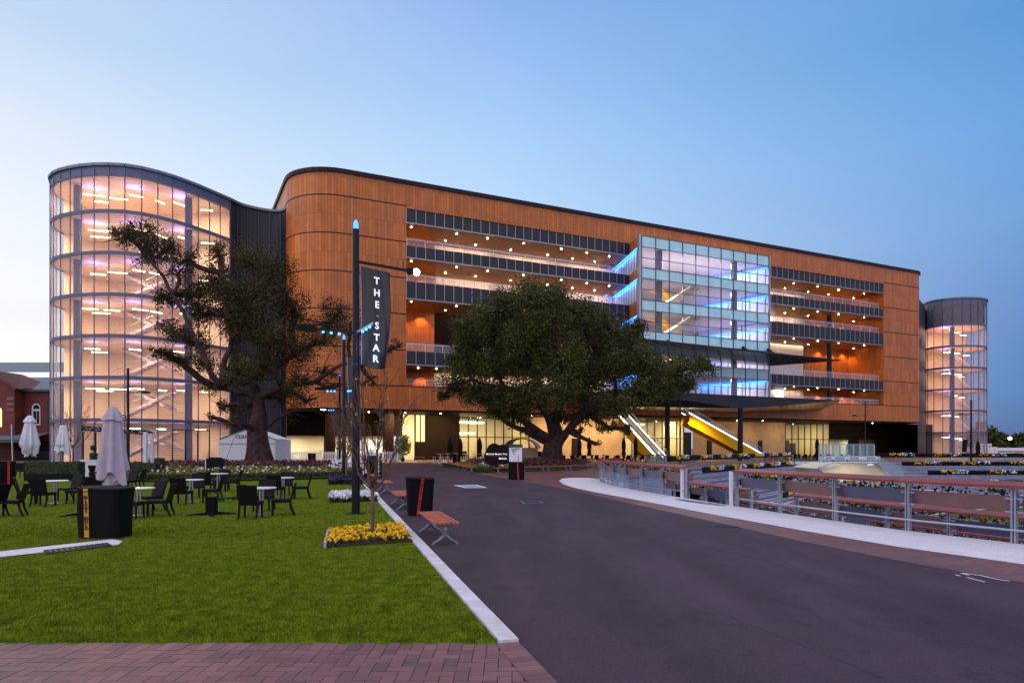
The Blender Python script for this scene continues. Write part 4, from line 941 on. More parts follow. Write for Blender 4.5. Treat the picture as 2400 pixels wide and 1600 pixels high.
C1 = [(300, 553, 36, .8), (340, 550, 42, .8), (275, 545, 18, .8), (392, 585, 42, .7), (440, 605, 34, .6), (350, 605, 34, .7), (418, 640, 36, .5), (512, 598, 34, .7), (520, 640, 26, .6), (500, 665, 42, .8), (452, 690, 46, .9), (392, 702, 34, .9), (478, 735, 42, .9), (532, 690, 50, 1), (590, 610, 52, 1.2), (640, 625, 52, 1.2), (665, 690, 54, 1.2), (600, 700, 64, 1.2), (560, 760, 56, 1), (405, 778, 36, .9), (448, 800, 42, .8), (365, 822, 18, .6), (395, 830, 22, .6), (425, 848, 32, .6), (480, 850, 36, .6), (500, 905, 30, .7), (535, 950, 28, .7), (640, 780, 64, 1.1), (690, 745, 46, 1.1), (560, 870, 46, 1), (620, 850, 56, 1.1), (690, 830, 54, 1), (760, 760, 46, .9), (795, 730, 44, .8), (740, 800, 48, .9), (820, 780, 38, .7), (700, 890, 44, .9), (650, 930, 46, .8), (580, 950, 36, .6), (720, 940, 34, .7), (890, 822, 26, .6), (925, 812, 20, .6), (850, 842, 24, .6), (760, 870, 32, .7), (610, 985, 30, .25), (500, 978, 14, .5), (545, 990, 20, .4), (680, 965, 30, .35), (870, 890, 22, .5), (790, 905, 24, .5)]
fig_tree('big spreading fig tree with a sparse open crown in front of the glass tower', 56, S1, C1, 72000, 'dark_leaf', .17, 2.1, 6.5, 11, 610, True)
S2 = [(-1, 1290, 1097, 1.25, 0), (0, 1296, 1040, .85, 0), (1, 1300, 990, .65, .3), (1, 1330, 1010, .5, -.6), (3, 1378, 968, .38, -1.4), (4, 1440, 940, .3, -1.6), (5, 1500, 905, .24, -1.2), (6, 1570, 875, .18, -.8), (2, 1255, 930, .42, .6), (8, 1180, 905, .28, .3), (9, 1110, 890, .2, 0), (10, 1060, 905, .12, 0), (2, 1320, 900, .44, .8), (12, 1350, 820, .34, .8), (13, 1300, 760, .26, .6), (12, 1240, 830, .32, 1.6), (13, 1430, 810, .24, 0)]
C2 = [(1235, 692, 44), (1180, 722, 52), (1130, 742, 42), (1090, 765, 34), (1300, 702, 46), (1360, 738, 48), (1290, 760, 60), (1230, 780, 58), (1160, 790, 54), (1100, 800, 44), (1420, 758, 46), (1470, 790, 42), (1490, 765, 26), (1390, 810, 60), (1320, 840, 64), (1240, 850, 64), (1170, 850, 54), (1100, 860, 50), (1060, 902, 36), (1035, 932, 18), (1120, 920, 46), (1180, 930, 46), (1240, 930, 52), (1300, 920, 58), (1370, 900, 58), (1440, 860, 58), (1500, 840, 46), (1540, 868, 44), (1590, 866, 40), (1632, 858, 32), (1662, 866, 20), (1560, 908, 42), (1500, 920, 48), (1440, 948, 42), (1380, 968, 36), (1320, 978, 30), (1210, 975, 34), (1160, 962, 26), (1230, 1008, 18, .7), (1420, 1000, 24, .8), (1350, 1012, 18, .7), (1610, 905, 26), (1075, 840, 30), (1275, 700, 44), (1470, 1005, 18, .7), (1400, 1040, 10, .4)]
fig_tree('big dense domed fig tree with dark leaning trunk before the middle of the grandstand', 63, S2, C2, 150000, 'fig_leaf', .21, 2.1, 8.5, 6, 1290)
def sapling(label, base, hfork, htop, spread, nl, r0, leafy=14, seed=1, rz=1.0):
    q = random.Random(seed); T = thing('young_tree', label, 'tree', base); m = MB(); fork = base + Vector((.01, 0, hfork))
    m.tube([base + Vector((0, 0, -.05)), base + Vector((0, 0, .05)), base.lerp(fork, .5) + Vector((.008, 0, 0)), fork], [r0 * 1.25, r0, r0 * .92, r0 * .95], 12); m.build('trunk', 'young_bark', T, smooth=True)
    b = MB(); tips = []
    for i in range(nl):
        a = 2 * math.pi * (i + q.random() * .6) / nl; sp = spread * (.25 + .75 * q.random()); h = (htop - hfork) * (.7 + .3 * q.random()) * (1 - .30 * sp / spread)
        s = fork + Vector((0, 0, -.25 * q.random() * hfork * .5 + .15 * i / nl)); e = s + Vector((math.cos(a) * sp, math.sin(a) * sp, h))
        P = [s]
        for k in range(1, 9):
            t = k / 8; P.append(s + Vector((math.cos(a) * sp * t ** .62, math.sin(a) * sp * t ** .62, h * t ** 1.15)) + Vector((q.gauss(0, .02), q.gauss(0, .02), 0)))
        b.tube(P, [r0 * .42 * (1 - .85 * k / 8) + .003 for k in range(9)], 6)
        for k in range(2, 9):
            for _ in range(2):
                if q.random() < .8:
                    a2 = a + q.uniform(-1.5, 1.5); l2 = h * q.uniform(.12, .32); s2 = P[k - 1].lerp(P[k], q.random()); e2 = s2 + Vector((math.cos(a2) * l2 * .55, math.sin(a2) * l2 * .55, l2 * .9))
                    mid = s2.lerp(e2, .5) + Vector((math.cos(a2) * .05, math.sin(a2) * .05, 0)); b.tube([s2, mid, e2], [.008 * rz, .006 * rz, .003 * rz], 5); tips += [e2, mid]
                    if q.random() < .5: e3 = mid + Vector((q.gauss(0, .12), q.gauss(0, .12), l2 * .4)); b.tube([mid, e3], [.005 * rz, .0025 * rz], 4); tips.append(e3)
    b.build('branches', 'young_bark', T, smooth=True)
    if leafy:
        C = np.array([q.choice(tips) + Vector((q.gauss(0, .03), q.gauss(0, .03), 0)) for _ in range(leafy * 3)]); quads_mesh('leaf_buds', leaves(C, .05, .7), M('bud_leaf', (.28, .26, .06), .5, island=.5), T)
    return T
sapling('bare young tree growing out of the yellow flower bed', gp(872, 1262), 1.03, 3.75, .95, 9, .042, 26, 3)
sapling('bare young tree in the purple flower bed behind the banner pole', gp(811, 1131), 1.3, 4.7, .8, 10, .055, 10, 5, 1.6)
sapling('slim bare young tree in front of the glass tower at the far left', gp(171, 1100), 1.9, 6.4, 1.9, 9, .06, 0, 8, 2.2)
sapling('bare young tree beyond the flower bed beside the farthest lamp post', gp(790, 1094), 1.6, 6.4, 1.2, 8, .06, 6, 12, 2.2)
# ------------------------------------------------------------------ planting
def leafy_box(name, label, cat, c, d, rz, n, leaf, mat, group=None, trough=None):
    T = thing(name, label, cat, (c[0], c[1], 0), rz, group); m = MB()
    z0 = trough or 0; m.box((0, 0, (z0 + d[2]) / 2), (d[0] - .06, d[1] - .06, d[2] - z0 - .04)); core = m.build('hedge', 'green_hedge', T, False)
    P = nr.random((n, 3)) - .5; f = nr.integers(0, 3, n)
    for ax in range(3): k = f == ax; P[k, ax] = np.sign(P[k, ax]) * .5
    P[:, 2] = np.maximum(P[:, 2], -.48); P = P * np.array([d[0], d[1], d[2] - z0]) + np.array([0, 0, (z0 + d[2]) / 2]); q = quads_mesh('foliage', leaves(P, leaf, .6), mat, T, wc=False); q['kind'] = 'stuff'
    if trough: m = MB(); m.box((0, 0, z0 / 2), (d[0], d[1], z0)); m.build('trough', 'black_paint', T, False)
    return T
p = gp(128, 1127); leafy_box('hedge_planter', 'long clipped hedge in a black trough at the far left of the lawn', 'planter', p, (3.0, .55, 1.05), 0, 5200, .07, 'green_hedge', None, .38)
p = gp(340, 1123); leafy_box('hedge_planter', 'short clipped hedge behind the closed grey parasol', 'planter', p, (1.5, .6, .95), 0, 2600, .07, 'green_hedge', None, .1)
p = gp(366, 1112); leafy_box('hedge_planter', 'small clipped hedge right of the white pavilion posts', 'planter', p, (.9, .6, 1.1), 0, 1800, .07, 'green_hedge', None, .1)
def in_poly(x, y, P):
    r = False; j = len(P) - 1
    for i in range(len(P)):
        if (P[i][1] > y) != (P[j][1] > y) and x < (P[j][0] - P[i][0]) * (y - P[i][1]) / (P[j][1] - P[i][1]) + P[i][0]: r = not r
        j = i
    return r
def scatter(P, n, zf):
    xs = [p[0] for p in P]; ys = [p[1] for p in P]; out = []
    while len(out) < n:
        x, y = rnd.uniform(min(xs), max(xs)), rnd.uniform(min(ys), max(ys))
        if in_poly(x, y, P): out.append((x, y, zf(x, y)))
    return np.array(out)
def garden(label, poly, hedge, red, green, white, loc, nh=9000, ng=15000, nw=340, nb=5200, hz=.42):
    T = thing('garden_bed', label, 'flower bed', loc); m = MB(); lo = [(p[0], p[1]) for p in poly]
    m.prism(lo, -.02, .09); m.build('soil', 'soil', T)
    cx_, cy_ = sum(p[0] for p in lo) / len(lo), sum(p[1] for p in lo) / len(lo)
    H_ = []; per = list(hedge)
    for a, e in zip(per, per[1:]):
        l = (Vector(e) - Vector(a)).length
        for _ in range(int(nh * l / sum((Vector(v) - Vector(u)).length for u, v in zip(per, per[1:])))):
            t = rnd.random(); H_.append((a[0] + (e[0] - a[0]) * t + rnd.uniform(-.28, .28), a[1] + (e[1] - a[1]) * t + rnd.uniform(-.28, .28), hz * (.25 + .75 * rnd.random() ** .5)))
    q = quads_mesh('border_hedge', leaves(np.array(H_), .09, .6), 'green_hedge', T); q['kind'] = 'stuff'
    bump_ = lambda x, y: .20 + .16 * math.sin(x * 1.7 + y) * math.sin(y * 1.3) + rnd.uniform(0, .22)
    q = quads_mesh('ground_cover', leaves(scatter(green, ng, bump_), .15, .6, .3), 'ground_cover', T); q['kind'] = 'stuff'
    if nw:
        q = quads_mesh('white_blossom', leaves(np.repeat(scatter(white, nw // 2, lambda x, y: bump_(x, y) + .2), 2, 0), .15, .9, .2), 'white_petal', T); q['kind'] = 'stuff'
    q = quads_mesh('burgundy_foliage', leaves(scatter(red, nb, lambda x, y: .15 + rnd.random() * .62), .30, .28, -.6), 'burgundy_leaf', T); q['kind'] = 'stuff'
    return T
bed = [(-20.0, 36.2), (-17.5, 36.6), (-13.9, 38.0), (-10.4, 40.2), (-9.3, 42.5), (-10.6, 49), (-13, 57), (-20, 59.5), (-29, 58), (-29.5, 50), (-26, 42)]
garden('flower bed with burgundy plants and white blossoms round the left fig tree', bed, [(-20.6, 37.2), (-19.4, 36.1), (-17.5, 36.4), (-13.9, 37.7), (-10.3, 40.0), (-9.4, 42.5)],
       [(-29, 51), (-21, 48.5), (-12, 50), (-11.5, 53), (-13, 57), (-20, 59), (-29, 58)], [(-25.5, 43), (-20, 37), (-14, 38.4), (-10.2, 41), (-10.6, 49), (-12, 51), (-27, 52)], [(-24, 43), (-20, 37.5), (-14, 38.8), (-10.4, 41), (-10.6, 47), (-22, 48)], (-17, 46, 0), 9000, 15000, 300)
q = quads_mesh('white_flower_clump', np.concatenate([leaves(scatter([(-12.4, 46.5), (-10.6, 46), (-10.4, 49.5), (-12.2, 50)], 420, lambda x, y: .35 + rnd.random() * .7), .16, .9)]), 'white_petal'); tag(q, 'mass of tall white flowers at the right end of the big flower bed', 'flowers')
bed2 = [(-2.2, 49.0), (5.4, 55.0), (7.2, 62), (3, 70), (-4, 69), (-6.4, 62.5)]
garden('flower bed with low hedge and white blossoms round the right fig tree', bed2, [(-6.2, 62.3), (-2.3, 49.2), (5.2, 55.1)], [(0, 55), (6, 58), (7, 62), (2, 68), (-4, 67), (-4, 60)], [(-2.0, 50), (0, 52), (1, 56), (-4.6, 64), (-5.6, 61)], [(-2, 50), (-.4, 51.5), (-1, 55), (-3, 57)], (0, 58, 0), 6500, 7500, 130, 4200, .4)
def flower_bed(label, P, mat, n, sz, h, edge=False, hole=None):
    T = thing('flower_bed', label, 'flower bed', sum(P, Vector()) / 4); m = MB(); pp = [(p.x, p.y) for p in P]; m.prism(pp, .0, .05); m.build('soil', 'soil', T)
    fo = scatter(pp, n * 5, lambda x, y: .03 + rnd.random() * h * .8); q = quads_mesh('foliage', leaves(fo, sz * 1.0, .6), 'green_hedge', T); q['kind'] = 'stuff'
    c = scatter(pp, n, lambda x, y: h * (.75 + .35 * rnd.random()))
    if hole is not None: c = c[np.hypot((c[:, 0] - hole[0]) / 1.9, c[:, 1] - hole[1]) > .17 + .12 * nr.random(len(c))]
    c = np.repeat(c, 5, 0) + nr.normal(size=(len(c) * 5, 3)) * sz * .24
    q = quads_mesh('blossom', leaves(c, sz, .85, .15), mat, T); q['kind'] = 'stuff'
    if edge: m = MB(); a, e = P[0], P[3]; m.bar(a + Vector((-.03, -.02, .06)), e + Vector((-.03, 0, .06)), .05, .14); m.build('timber_edge', 'parasol_cloth', T)
    return T
flower_bed('square bed of yellow pansies at the foot of the nearest bare tree', [gp(766, 1287), gp(966, 1272), gp(938, 1240), gp(773, 1254)], 'yellow_petal', 430, .062, .17, True, gp(872, 1262))
flower_bed('bed of white flowers behind the foot of the banner pole', [gp(772, 1180), gp(886, 1176), gp(871, 1164), gp(775, 1167)], 'white_petal', 520, .10, .24)
flower_bed('bed of dark purple flowers at the lawn edge', [gp(771, 1137), gp(852, 1136), gp(844, 1126), gp(772, 1127)], 'purple_petal', 520, .12, .28)
def shrub(label, c, r, h, n, mat, leaf):
    T = thing('potted_shrub', label, 'shrub', c); m = MB(); m.lathe([(.2, 0), (.28, .45), (.3, .5)], c, 12); m.build('pot', 'black_paint', T)
    m = MB()
    for i in range(7): m.tube([c + Vector((0, 0, .4)), c + Vector((rnd.gauss(0, r * .5), rnd.gauss(0, r * .5), h * rnd.uniform(.6, 1)))], [.03, .01], 5)
    m.build('stem', 'young_bark', T); g = nr.normal(size=(n, 3)); g /= np.linalg.norm(g, axis=1)[:, None]; quads_mesh('foliage', leaves(np.array(c) + np.array([0, 0, h * .62]) + g * np.array([r, r, h * .42]) * (nr.random(n) ** .4)[:, None], leaf, .5), mat, T)
shrub('leafy potted shrub with yellow leaves beside the white picket fence', Vector((-13.6, 85, 0)), 1.1, 3.4, 900, 'ground_cover', .3)
# ------------------------------------------------------------------ lamp posts and banner
def post_base(name, label, base, h, r, beacon=True, group='lamp posts'):
    T = thing(name, label, 'lamp post', base, 0, group); m = MB(); m.tube([base + Vector((0, 0, 0)), base + Vector((0, 0, h * .52)), base + Vector((0, 0, h * .53)), base + Vector((0, 0, h))], [r, r, r * .84, r * .8], 20)
    m.build('pole', 'dark_steel', T, smooth=False); m = MB(); m.box(base + Vector((0, 0, .03)), (r * 4, r * 4, .03)); m.build('base_plate', 'dark_steel', T)
    if beacon: m = MB(); m.lathe([(r * .62, 0), (r * .6, .12), (r * .45, .2), (r * .15, .26)], base + Vector((0, 0, h)), 14); m.build('beacon', 'beacon_blue', T)
    return T
def head(T, a, b, lit=None):
    d = (b - a).normalized(); m = MB(); m.bar(a, b, .07, .07); m.build('arm', 'dark_steel', T)
    hd = MB(); hd.bar(b - d * .02, b + d * .52, .30, .12); hd.bar(b + d * .02 + Vector((0, 0, .08)), b + d * .4 + Vector((0, 0, .08)), .18, .06); ho = hd.build('lamp_head', 'black_paint', T)
    if lit: m = MB(); m.bar(b + d * .06 + Vector((0, 0, -.075)), b + d * .48 + Vector((0, 0, -.075)), .24, .02); m.build('lamp_glass', lit, ho)
bp = gp(834, 1205); bp.z = 0
MP = post_base('banner_lamp_post', 'tall dark lamp post with black vertical banner and blue beacon on the lawn', bp, 7.98, .115)
arm = Vector((.79, .61, 0)); az_ = 7.08
m = MB(); m.bar(bp + Vector((0, 0, az_)), bp + arm * 1.62 + Vector((0, 0, az_)), .06, .07); m.build('banner_arm', 'dark_steel', MP); m = MB(); m.bar(bp + Vector((0, 0, 4.2)), bp + arm * .25 + Vector((0, 0, 4.2)), .03, .03); m.build('banner_clip', 'dark_steel', MP)
m = MB(); e = bp + arm * 1.62 + Vector((0, 0, az_)); m.box(e + Vector((.1, .08, .0)), (.2, .2, .16)); m.bar(e + Vector((-.1, -.08, .0)), e + Vector((-.1, -.08, .3)), .02); fh = m.build('floodlight', 'black_paint', MP)
m = MB(); m.ball(e + Vector((.26, .12, -.02)), .10, 8); m.build('flood_glass', 'lamp_warm', fh)
m = MB(); W_, H_ = 13, 26                      # banner cloth, narrowing to the foot and rippling
def bpt(u, v, o=0):
    wid = .92 - .14 * v; lean = .02 + .05 * math.sin(v * 3.1); rip = (.035 * math.sin(u * 9 + v * 5) * v + .05 * math.sin(u * 3.1 + 1 + v * 2.4) * (.2 + v) + .02 * math.sin(u * 21 - v * 9) * u)
    q = bp + arm * (.13 + lean + u * wid) + Vector((-arm.y, arm.x, 0)) * (rip - o) + Vector((0, 0, 6.98 - v * 2.78 - .05 * u * (1 - v) - .1 * math.sin(u * 2.6) * v)); return q
vs = [bpt(i / W_, j / H_) for j in range(H_ + 1) for i in range(W_ + 1)]; m.add(vs, [(j * (W_ + 1) + i, (j + 1) * (W_ + 1) + i, (j + 1) * (W_ + 1) + i + 1, j * (W_ + 1) + i + 1) for j in range(H_) for i in range(W_)])
ban = m.build('banner', M('banner_cloth', (.005, .004, .007), .32, 0, .05, 5, spec=.7), MP, smooth=True)
m = MB(); m.tube([bpt(-.01, v / 10, .0) for v in range(11)], .012, 6); m.build('banner_rod', 'galv', ban)
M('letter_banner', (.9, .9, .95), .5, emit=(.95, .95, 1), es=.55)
for ch, v in (('T', .125), ('H', .245), ('E', .362), ('S', .573), ('T', .690), ('A', .795), ('R', .905)):
    c_ = bpt(.5, v, .03); rgt = (bpt(.62, v) - bpt(.38, v)).normalized()
    text(ch, .27, 'letter_banner', face_mat(c_ + Vector((.02, -.06, 0)), rgt, (0, 0, 1)), ban, 'letter', .008)
m = MB(); m.bar(bpt(.45, .47, .06), bpt(.56, .47, .06), .004, .012); m.build('dash', 'letter_white', ban)
lx = bp + Vector((-1.02, -.35, 5.12)); head(MP, bp + Vector((0, 0, 5.08)), lx)
rx = bp + Vector((.72, -1.2, 5.13)); m = MB(); m.bar(bp + Vector((0, 0, 5.08)), rx, .03, .06); m.build('arm', 'galv', MP)
for a, e in ((bp + Vector((0, 0, 5.04)), lx), (bp + Vector((0, 0, 5.04)), rx)):
    for f in (.42, .62, .82): m = MB(); m.ball(a.lerp(e, f) + Vector((0, 0, -.04)), .038, 6); m.build('led_spot', 'led_cyan', MP)
lamp('banner_led_lamp', 'POINT', bp + Vector((.55, -.75, 4.75)), 30, (.05, .3, 1), .05, parent=MP)
for i, (px, py, Y, lbl) in enumerate(((806, 1124, 38.8, 'second lamp post behind the banner pole with blue beacon and furled banner'), (796, 1097, 59.0, 'third and farthest lamp post of the row with blue beacon and warm lamp'))):
    b_ = Vector(((px - CX) / FPX * Y, Y, 0)); T = post_base('banner_lamp_post', lbl, b_, 7.98, .115); ar = Vector((.79, .61, 0))
    m = MB(); m.bar(b_ + Vector((0, 0, az_)), b_ + ar * 1.62 + Vector((0, 0, az_)), .06, .07); m.build('banner_arm', 'dark_steel', T)
    m = MB(); m.face([b_ + ar * .2 + Vector((0, 0, 7)), b_ + ar * .34 + Vector((0, -.05, 4.4)), b_ + ar * .9 + Vector((0, .02, 4.4)), b_ + ar * 1.05 + Vector((0, 0, 7))]); bo = m.build('banner', 'banner_cloth', T); m = MB(); m.tube([b_ + ar * .2 + Vector((0, 0, 7)), b_ + ar * .3 + Vector((0, -.06, 4.4))], .02, 6); m.build('banner_rod', 'galv', bo)
    head(T, b_ + Vector((0, 0, 5.08)), b_ + Vector((-1.02, -.35, 5.12)), 'lamp_warm' if i == 1 else None)
    for sx_ in (-.45, -.65, -.85, .3, .45, .6): m = MB(); m.ball(b_ + Vector((sx_, -.3 if sx_ < 0 else -abs(sx_), 5.02)), .05, 6); m.build('led_spot', 'led_cyan', T)
def plain_post(lbl, base, h, side, lit=None, r=.09, low=None, spk=None):
    T = post_base('lamp_post', lbl, base, h, r, False); z = h - 1.9
    head(T, base + Vector((0, 0, z)), base + Vector((side * 1.3, -.2, z)), lit)
    if low: m = MB(); m.bar(base + Vector((0, 0, low)), base + Vector((-.9, -.3, low + .1)), .06); m.build('arm', 'dark_steel', T); m = MB(); m.ball(base + Vector((-1.05, -.35, low + .15)), .2, 8); m.build('lamp_glass', 'lamp_warm', T)
    if spk: m = MB(); m.bar(base + Vector((0, 0, spk)), base + Vector((-.6, 0, spk)), .1); m.box(base + Vector((-.9, -.1, spk)), (.38, .4, 1.6), m=Matrix.Rotation(R(6), 3, 'Y')); m.build('speaker', 'black_paint', T)
plain_post('dark lamp post with one warm lamp in front of the glass tower', gp(300, 1103), 8.0, 1, None, .12, 4.3)
plain_post('thin dark lamp post in front of the grandstand canopy', at(1594, 1046 + 1.9 * FPX / 76, 76), 7.9, -1)
plain_post('dark lamp post between the red terraces and the grandstand corner', at(2028, 1046 + 1.9 * FPX / 91, 91), 7.9, -1)
plain_post('dark lamp post with loudspeaker in front of the right-hand glass tower', at(2276, 1046 + 1.9 * FPX / 90, 90), 8.0, -1, None, .14, None, 2.0)
plain_post('small distant lamp post against the sky at the far right', at(2337, 1046 + 1.9 * FPX / 170, 170), 7.0, 1)
# ------------------------------------------------------------------ lawn furniture
chair0 = thing('wicker_chair', '', 'chair', (0, 0, 0), 0, 'dark wicker chairs on the lawn')
m = MB(); m.box((0, -.02, .395), (.50, .50, .09)); m.build('seat', 'wicker', chair0, False)
m = MB(); A_ = [(-.23, .20, .40), (.23, .20, .40), (.25, .345, .88), (-.25, .345, .88)]; m.add([*A_, *[(x, y + .055, z) for x, y, z in A_]], [(0, 1, 2, 3), (7, 6, 5, 4), (0, 4, 5, 1), (1, 5, 6, 2), (2, 6, 7, 3), (3, 7, 4, 0)]); m.build('backrest', 'wicker', chair0, False)
for sx_ in (-1, 1):
    m = MB(); m.tube([(sx_ * .22, -.23, .36), (sx_ * .225, -.235, 0)], [.032, .026], 6); m.build('leg', 'wicker', chair0, False)
    m = MB(); m.tube([(sx_ * .22, .22, .38), (sx_ * .225, .25, .2), (sx_ * .225, .33, 0)], [.034, .03, .026], 6); m.build('leg', 'wicker', chair0, False)
KIDS = {}
CH = [(-22, 1211, -90, 'wicker chair half out of frame at the left edge facing left'), (26, 1209, -68, 'nearest wicker chair at the left edge of the lawn seen from its side'), 
      (64, 1181, 118, 'wicker chair left of the leftmost white table facing it'), (102, 1186, 186, 'wicker chair with its back to us in front of the leftmost white table'), (162, 1172, -20, 'wicker chair behind and right of the leftmost white table facing forward'), (182, 1179, -84, 'wicker chair right of the leftmost white table facing left'),
      (205, 1152, -76, 'wicker chair behind the left parasol side turned left'), (236, 1158, 182, 'wicker chair with its back to us just left of the closed parasol'), (298, 1150, -22, 'wicker chair right of the closed parasol facing forward'), (318, 1147, -80, 'wicker chair right of the closed parasol turned to the left'), (228, 1128, 175, 'wicker chair before the white bar counter, left of a pair'), (246, 1130, 184, 'wicker chair before the white bar counter, right of a pair'),
      (352, 1197, -25, 'wicker chair behind the table beside the glass bin facing forward'), (374, 1209, -78, 'wicker chair right of the table beside the glass bin facing left'), (306, 1215, 95, 'wicker chair mostly hidden behind the glass bin'),
      (427, 1182, 184, 'wicker chair with its back to us at the table third from left'), (458, 1166, 4, 'wicker chair behind the table third from left facing us'), (497, 1176, -80, 'wicker chair right of the table third from left facing left'),
      (486, 1157, 183, 'wicker chair with its back to us at the farthest white table'), (519, 1148, 3, 'wicker chair behind the farthest white table facing us'), (545, 1151, -78, 'wicker chair right of the farthest white table facing left'),
      (588, 1214, 185, 'nearest wicker chair with its back to us at the right front table'), (618, 1196, 3, 'wicker chair behind the right front table facing us'), (660, 1206, -72, 'wicker chair right of the right front table facing left'),
      (648, 1170, 184, 'wicker chair with its back to us at the right rear table'), (668, 1159, 3, 'wicker chair behind the right rear table facing us'), (706, 1168, -76, 'wicker chair right of the right rear table nearest the white flowers'),
      (52, 1118, 60, 'lone wicker chair behind the dark bin at the left edge')]
for i, (px, py, a, lb) in enumerate(CH):
    o = chair0 if i == 0 else copy_tree(chair0); q = gp(px, py, .02); o.location = q; o.rotation_euler = (0, 0, R(a)); o['label'] = lb
tab0 = thing('round_table', '', 'table', (0, 0, 0), 0, 'round white tables on the lawn')
m = MB(); m.lathe([(.36, .735), (.395, .745), (.395, .765), (.38, .77)], (0, 0, 0), 32); m.build('table_top', 'table_white', tab0, False)
m = MB(); m.tube([(-.04, 0, .03), (-.04, 0, .74)], .028, 10); m.tube([(.04, 0, .03), (.04, 0, .74)], .028, 10); m.build('pedestal', 'steel', tab0, False)
m = MB(); m.box((0, 0, .015), (.5, .07, .03)); m.box((0, 0, .016), (.07, .5, .03)); m.build('foot', 'steel', tab0, False)
for i, (px, py, lb) in enumerate(((129, 1180, 'leftmost round white table on a steel pedestal on the lawn'), (326, 1209, 'round white table right behind the glass bin'), (448, 1176, 'round white table third from left on the lawn'), (512, 1152, 'farthest round white table, in front of the flower bed'), (613, 1208, 'round white table nearest to us left of the banner pole'), (663, 1168, 'round white table at the right rear of the lawn'))):
    o = tab0 if i == 0 else copy_tree(tab0); o.location = gp(px, py, .02); o['label'] = lb; o.rotation_euler = (0, 0, .2 * i)
base0 = thing('parasol_base', '', 'parasol base', (0, 0, 0), 0, 'black parasol bases on the lawn')
m = MB(); m.box((0, 0, .27), (.24, .24, .46)); m.build('pedestal', 'black_fabric', base0, False)
for k in range(4):
    a = R(90 * k + 25); d = Vector((math.cos(a), math.sin(a), 0)); m = MB(); m.add([d * .05 + Vector((-d.y, d.x, 0)) * .09 + Vector((0, 0, .10)), d * .05 - Vector((-d.y, d.x, 0)) * .09 + Vector((0, 0, .10)), d * .62 - Vector((-d.y, d.x, 0)) * .035 + Vector((0, 0, .03)), d * .62 + Vector((-d.y, d.x, 0)) * .035 + Vector((0, 0, .03)), d * .05 + Vector((-d.y, d.x, 0)) * .09, d * .05 - Vector((-d.y, d.x, 0)) * .09, d * .62 - Vector((-d.y, d.x, 0)) * .035, d * .62 + Vector((-d.y, d.x, 0)) * .035], [(0, 1, 2, 3), (3, 2, 6, 7), (0, 3, 7, 4), (1, 5, 6, 2)]); m.build('foot', 'black_paint', base0, False)
for i, (px, py, a, lb) in enumerate(((496, 1206, 0, 'black parasol base with two handles in the middle of the lawn'), (198, 1206, 30, 'black parasol base with flat foot behind the glass bin'), (566, 1168, 60, 'black parasol base with flat foot behind the right front table'))):
    o = base0 if i == 0 else copy_tree(base0); o.location = gp(px, py, .02); o.rotation_euler = (0, 0, R(a)); o['label'] = lb
m = MB()
q = gp(496, 1206, .02)
for dy in (-.05, .06): m.tube([q + Vector((.1, dy, .46)), q + Vector((.40 + dy, dy, .44))], .018, 8)
m.build('handle', 'black_paint', base0)
def parasol(label, base, z0, z1, r, mat, folds=8, cap=True, pole=True, group=None, seed=0, rr=None, sway=0):
    T = thing('closed_parasol', label, 'parasol', base, 0, group); n = 64; prof = []
    Q = random.Random(seed); ph = Q.random() * 6
    def ring(f, rad, z, dip): return [base + Vector((math.cos(2 * math.pi * k / n) * rad * (1 + (.10 + .14 * f) * math.cos(folds * 2 * math.pi * k / n + ph + f * .6) + .07 * f * math.cos(3 * 2 * math.pi * k / n + ph)), math.sin(2 * math.pi * k / n) * rad * (1 + (.10 + .14 * f) * math.cos(folds * 2 * math.pi * k / n + ph + f * .6)), z - dip * (.5 + .5 * math.cos(4 * 2 * math.pi * k / n + ph) + .25 * math.cos(2 * math.pi * k / n * 2 + 1)))) for k in range(n)]
    rings = []; pr = rr or [(0, .16), (.04, .30), (.14, .52), (.3, .64), (.5, .74), (.7, .86), (.88, 1.0)]
    for f, w in pr: rings.append(ring(f, r * w, z1 - (z1 - z0) * f, 0 if f < .6 else (.16 * (z1 - z0) if f > .85 else 0)))
    m = MB(); m.add([p for g in rings for p in g], [(i * n + k, (i + 1) * n + k, (i + 1) * n + (k + 1) % n, i * n + (k + 1) % n) for i in range(len(rings) - 1) for k in range(n)] + [tuple(range(n))]); m.build('canopy', mat, T, smooth=True)
    if cap:
        m = MB(); rg = [ring(.3, r * w, z1 + .03 - (z1 - z0) * f, 0 if f < .1 else .03) for f, w in ((-.01, .17), (.02, .3), (.10, .52), (.175, .72))]; m.add([p for g in rg for p in g], [(i * n + k, (i + 1) * n + k, (i + 1) * n + (k + 1) % n, i * n + (k + 1) % n) for i in range(len(rg) - 1) for k in range(n)] + [tuple(range(n))]); m.build('top_flounce', mat, T, smooth=True)
    if pole: m = MB(); m.tube([base, base + Vector((0, 0, z1 - .3))], .028, 8); m.build('pole', 'black_paint', T); m = MB(); m.box(base + Vector((0, 0, .04)), (.5, .5, .08)); m.build('base', 'black_paint', T)
    return T
P_ = gp(264, 1206); GP = parasol('large closed lilac-grey parasol hanging behind the glass bin', P_, .98, 2.96, .37, 'parasol_cloth', 7, seed=4)
m = MB(); n_ = 40
